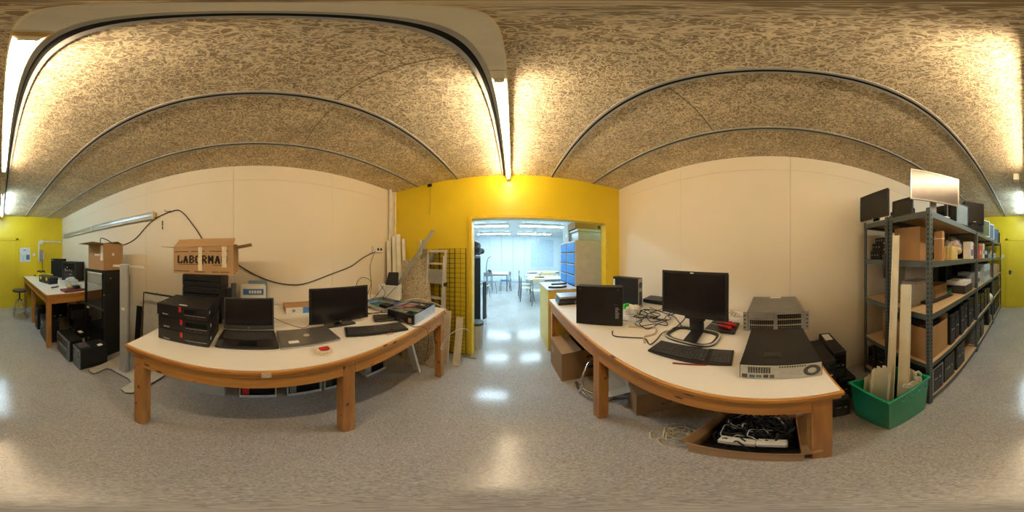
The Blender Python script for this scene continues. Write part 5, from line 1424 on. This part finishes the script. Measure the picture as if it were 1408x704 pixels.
MB().tube([(.04, .0, .0), (.04, .02, .5), (.05, .03, 1.10), (.10, .03, 1.22)], .010).build('frame_tube', CHROME, t, smooth=True)
MB().tube([(-.02, .10, .0), (.02, .10, .6), (.04, .1, 1.35), (.14, .1, 1.50)], .010).build('frame_tube', CHROME, t, smooth=True)

frm = mat('chair_tube', (.16, .17, .18), .35, .4); ply = mat('pale_ply', (.62, .56, .42), .4)
def chair(label, loc, rz, seat=None, back=None, group='school chairs in the classroom'):
    t = T('school_chair', label, 'chair', loc, rz, group)
    box(-.19, .19, -.19, .19, .435, .450).build('seat', seat or ply, t, .006)
    MB().quad([(-.18, .20, .66), (.18, .20, .66), (.18, .225, .82), (-.18, .225, .82)], -.012).build('backrest', back or seat or ply, t, .004)
    for sx in (-1, 1):
        MB().tube([(sx * .20, .24, .012), (sx * .175, .20, .43), (sx * .175, .215, .80)], .015, 6, 2).build('leg', frm, t)
        MB().tube([(sx * .20, -.22, .012), (sx * .175, -.16, .425)], .012, 6, 1).build('leg', frm, t)
    MB().bar((-.17, 0, .42), (.17, 0, .42), .02, .02).build('seat_frame', frm, t)
    return t
def table(label, loc, rz, w_=1.3, d_=.6, h_=.75):
    t = T('school_table', label, 'table', loc, rz, 'school tables in the classroom')
    box(-w_ / 2, w_ / 2, -d_ / 2, d_ / 2, h_ - .022, h_).build('table_top', ply, t, .004)
    for sx in (-1, 1):
        for sy in (-1, 1): MB().tube([(sx * (w_ / 2 - .05), sy * (d_ / 2 - .05), 0), (sx * (w_ / 2 - .05), sy * (d_ / 2 - .05), h_ - .0225)], .016, 6, 1).build('leg', frm, t)
    MB().box(-w_ / 2 + .07, w_ / 2 - .07, -d_ / 2 + .04, -d_ / 2 + .06, h_ - .07, h_ - .0225).build('frame_rail', frm, t)
    return t
table('school table by the pale partition at the left', (-.62, 7.3, 0), .0, .9, 1.2)
chair('blue seated chair at the left classroom table', (-.30, 7.0, 0), -PI / 2 + .2, mat('blue_seat', (.02, .14, .55), .4), mat('grey_back', (.25, .28, .30), .5))
chair('pale chair standing left of the left classroom table', (-.88, 6.45, 0), .5, mat('dark_seat_grey', (.14, .15, .16), .5))
chair('pale chair half hidden behind the black cabinet edge', (-1.05, 5.6, 0), 1.2)
chair('chair on the aisle side of the left classroom table', (.12, 7.7, 0), -PI / 2)
table('nearer school table right of the classroom aisle', (1.15, 5.9, 0), 0, 1.2, 1.6)
chair('nearest pale chair at the right classroom table', (.78, 4.92, 0), PI)
chair('second pale chair on the aisle side of the right classroom table', (.50, 5.35, 0), PI / 2)
chair('third pale chair farther along the right classroom table', (.48, 6.1, 0), PI / 2)
table('farther school table right of the classroom aisle', (1.5, 7.8, 0), 0, 1.5, .8)
mb_m = [mat('yellow_card', (.65, .55, .2), .6), PAPER, mat('red_card', (.5, .2, .15), .6), gw]
for k in range(5):
    tag(box(.9 + .03 * k, 1.55 + .02 * k, 5.9, 6.35, .7505 + k * .0255, .775 + k * .0255).build('folder', mb_m[k % 4]), '%s folder of the pile on the right classroom table' % ['lowest yellow', 'white second', 'red middle', 'grey fourth', 'topmost yellow'][k], 'folder', 'folders piled on the classroom table')
tag(box(.45, .9, 5.15, 5.45, .7505, .762).build('folder', mb_m[0]), 'yellowish open folder at the near edge of the right classroom table', 'folder')
tag(MB().blob((-.95, 6.95, .83), .08, 4, .3, (1, 1, .8), 8).build('dark_bag', BLK, None, smooth=True), 'dark bag on the left classroom table', 'bag')
t = T('microscope', 'dark model parts standing on the right classroom table', 'model', (.95, 5.5, .7505))
box(-.18, .14, -.08, .08, 0, .03).build('base', DGREY, t, .004)
MB().tube([(0, 0, .03), (.03, .02, .14), (.10, .02, .20)], .012).build('arm', frm, t)
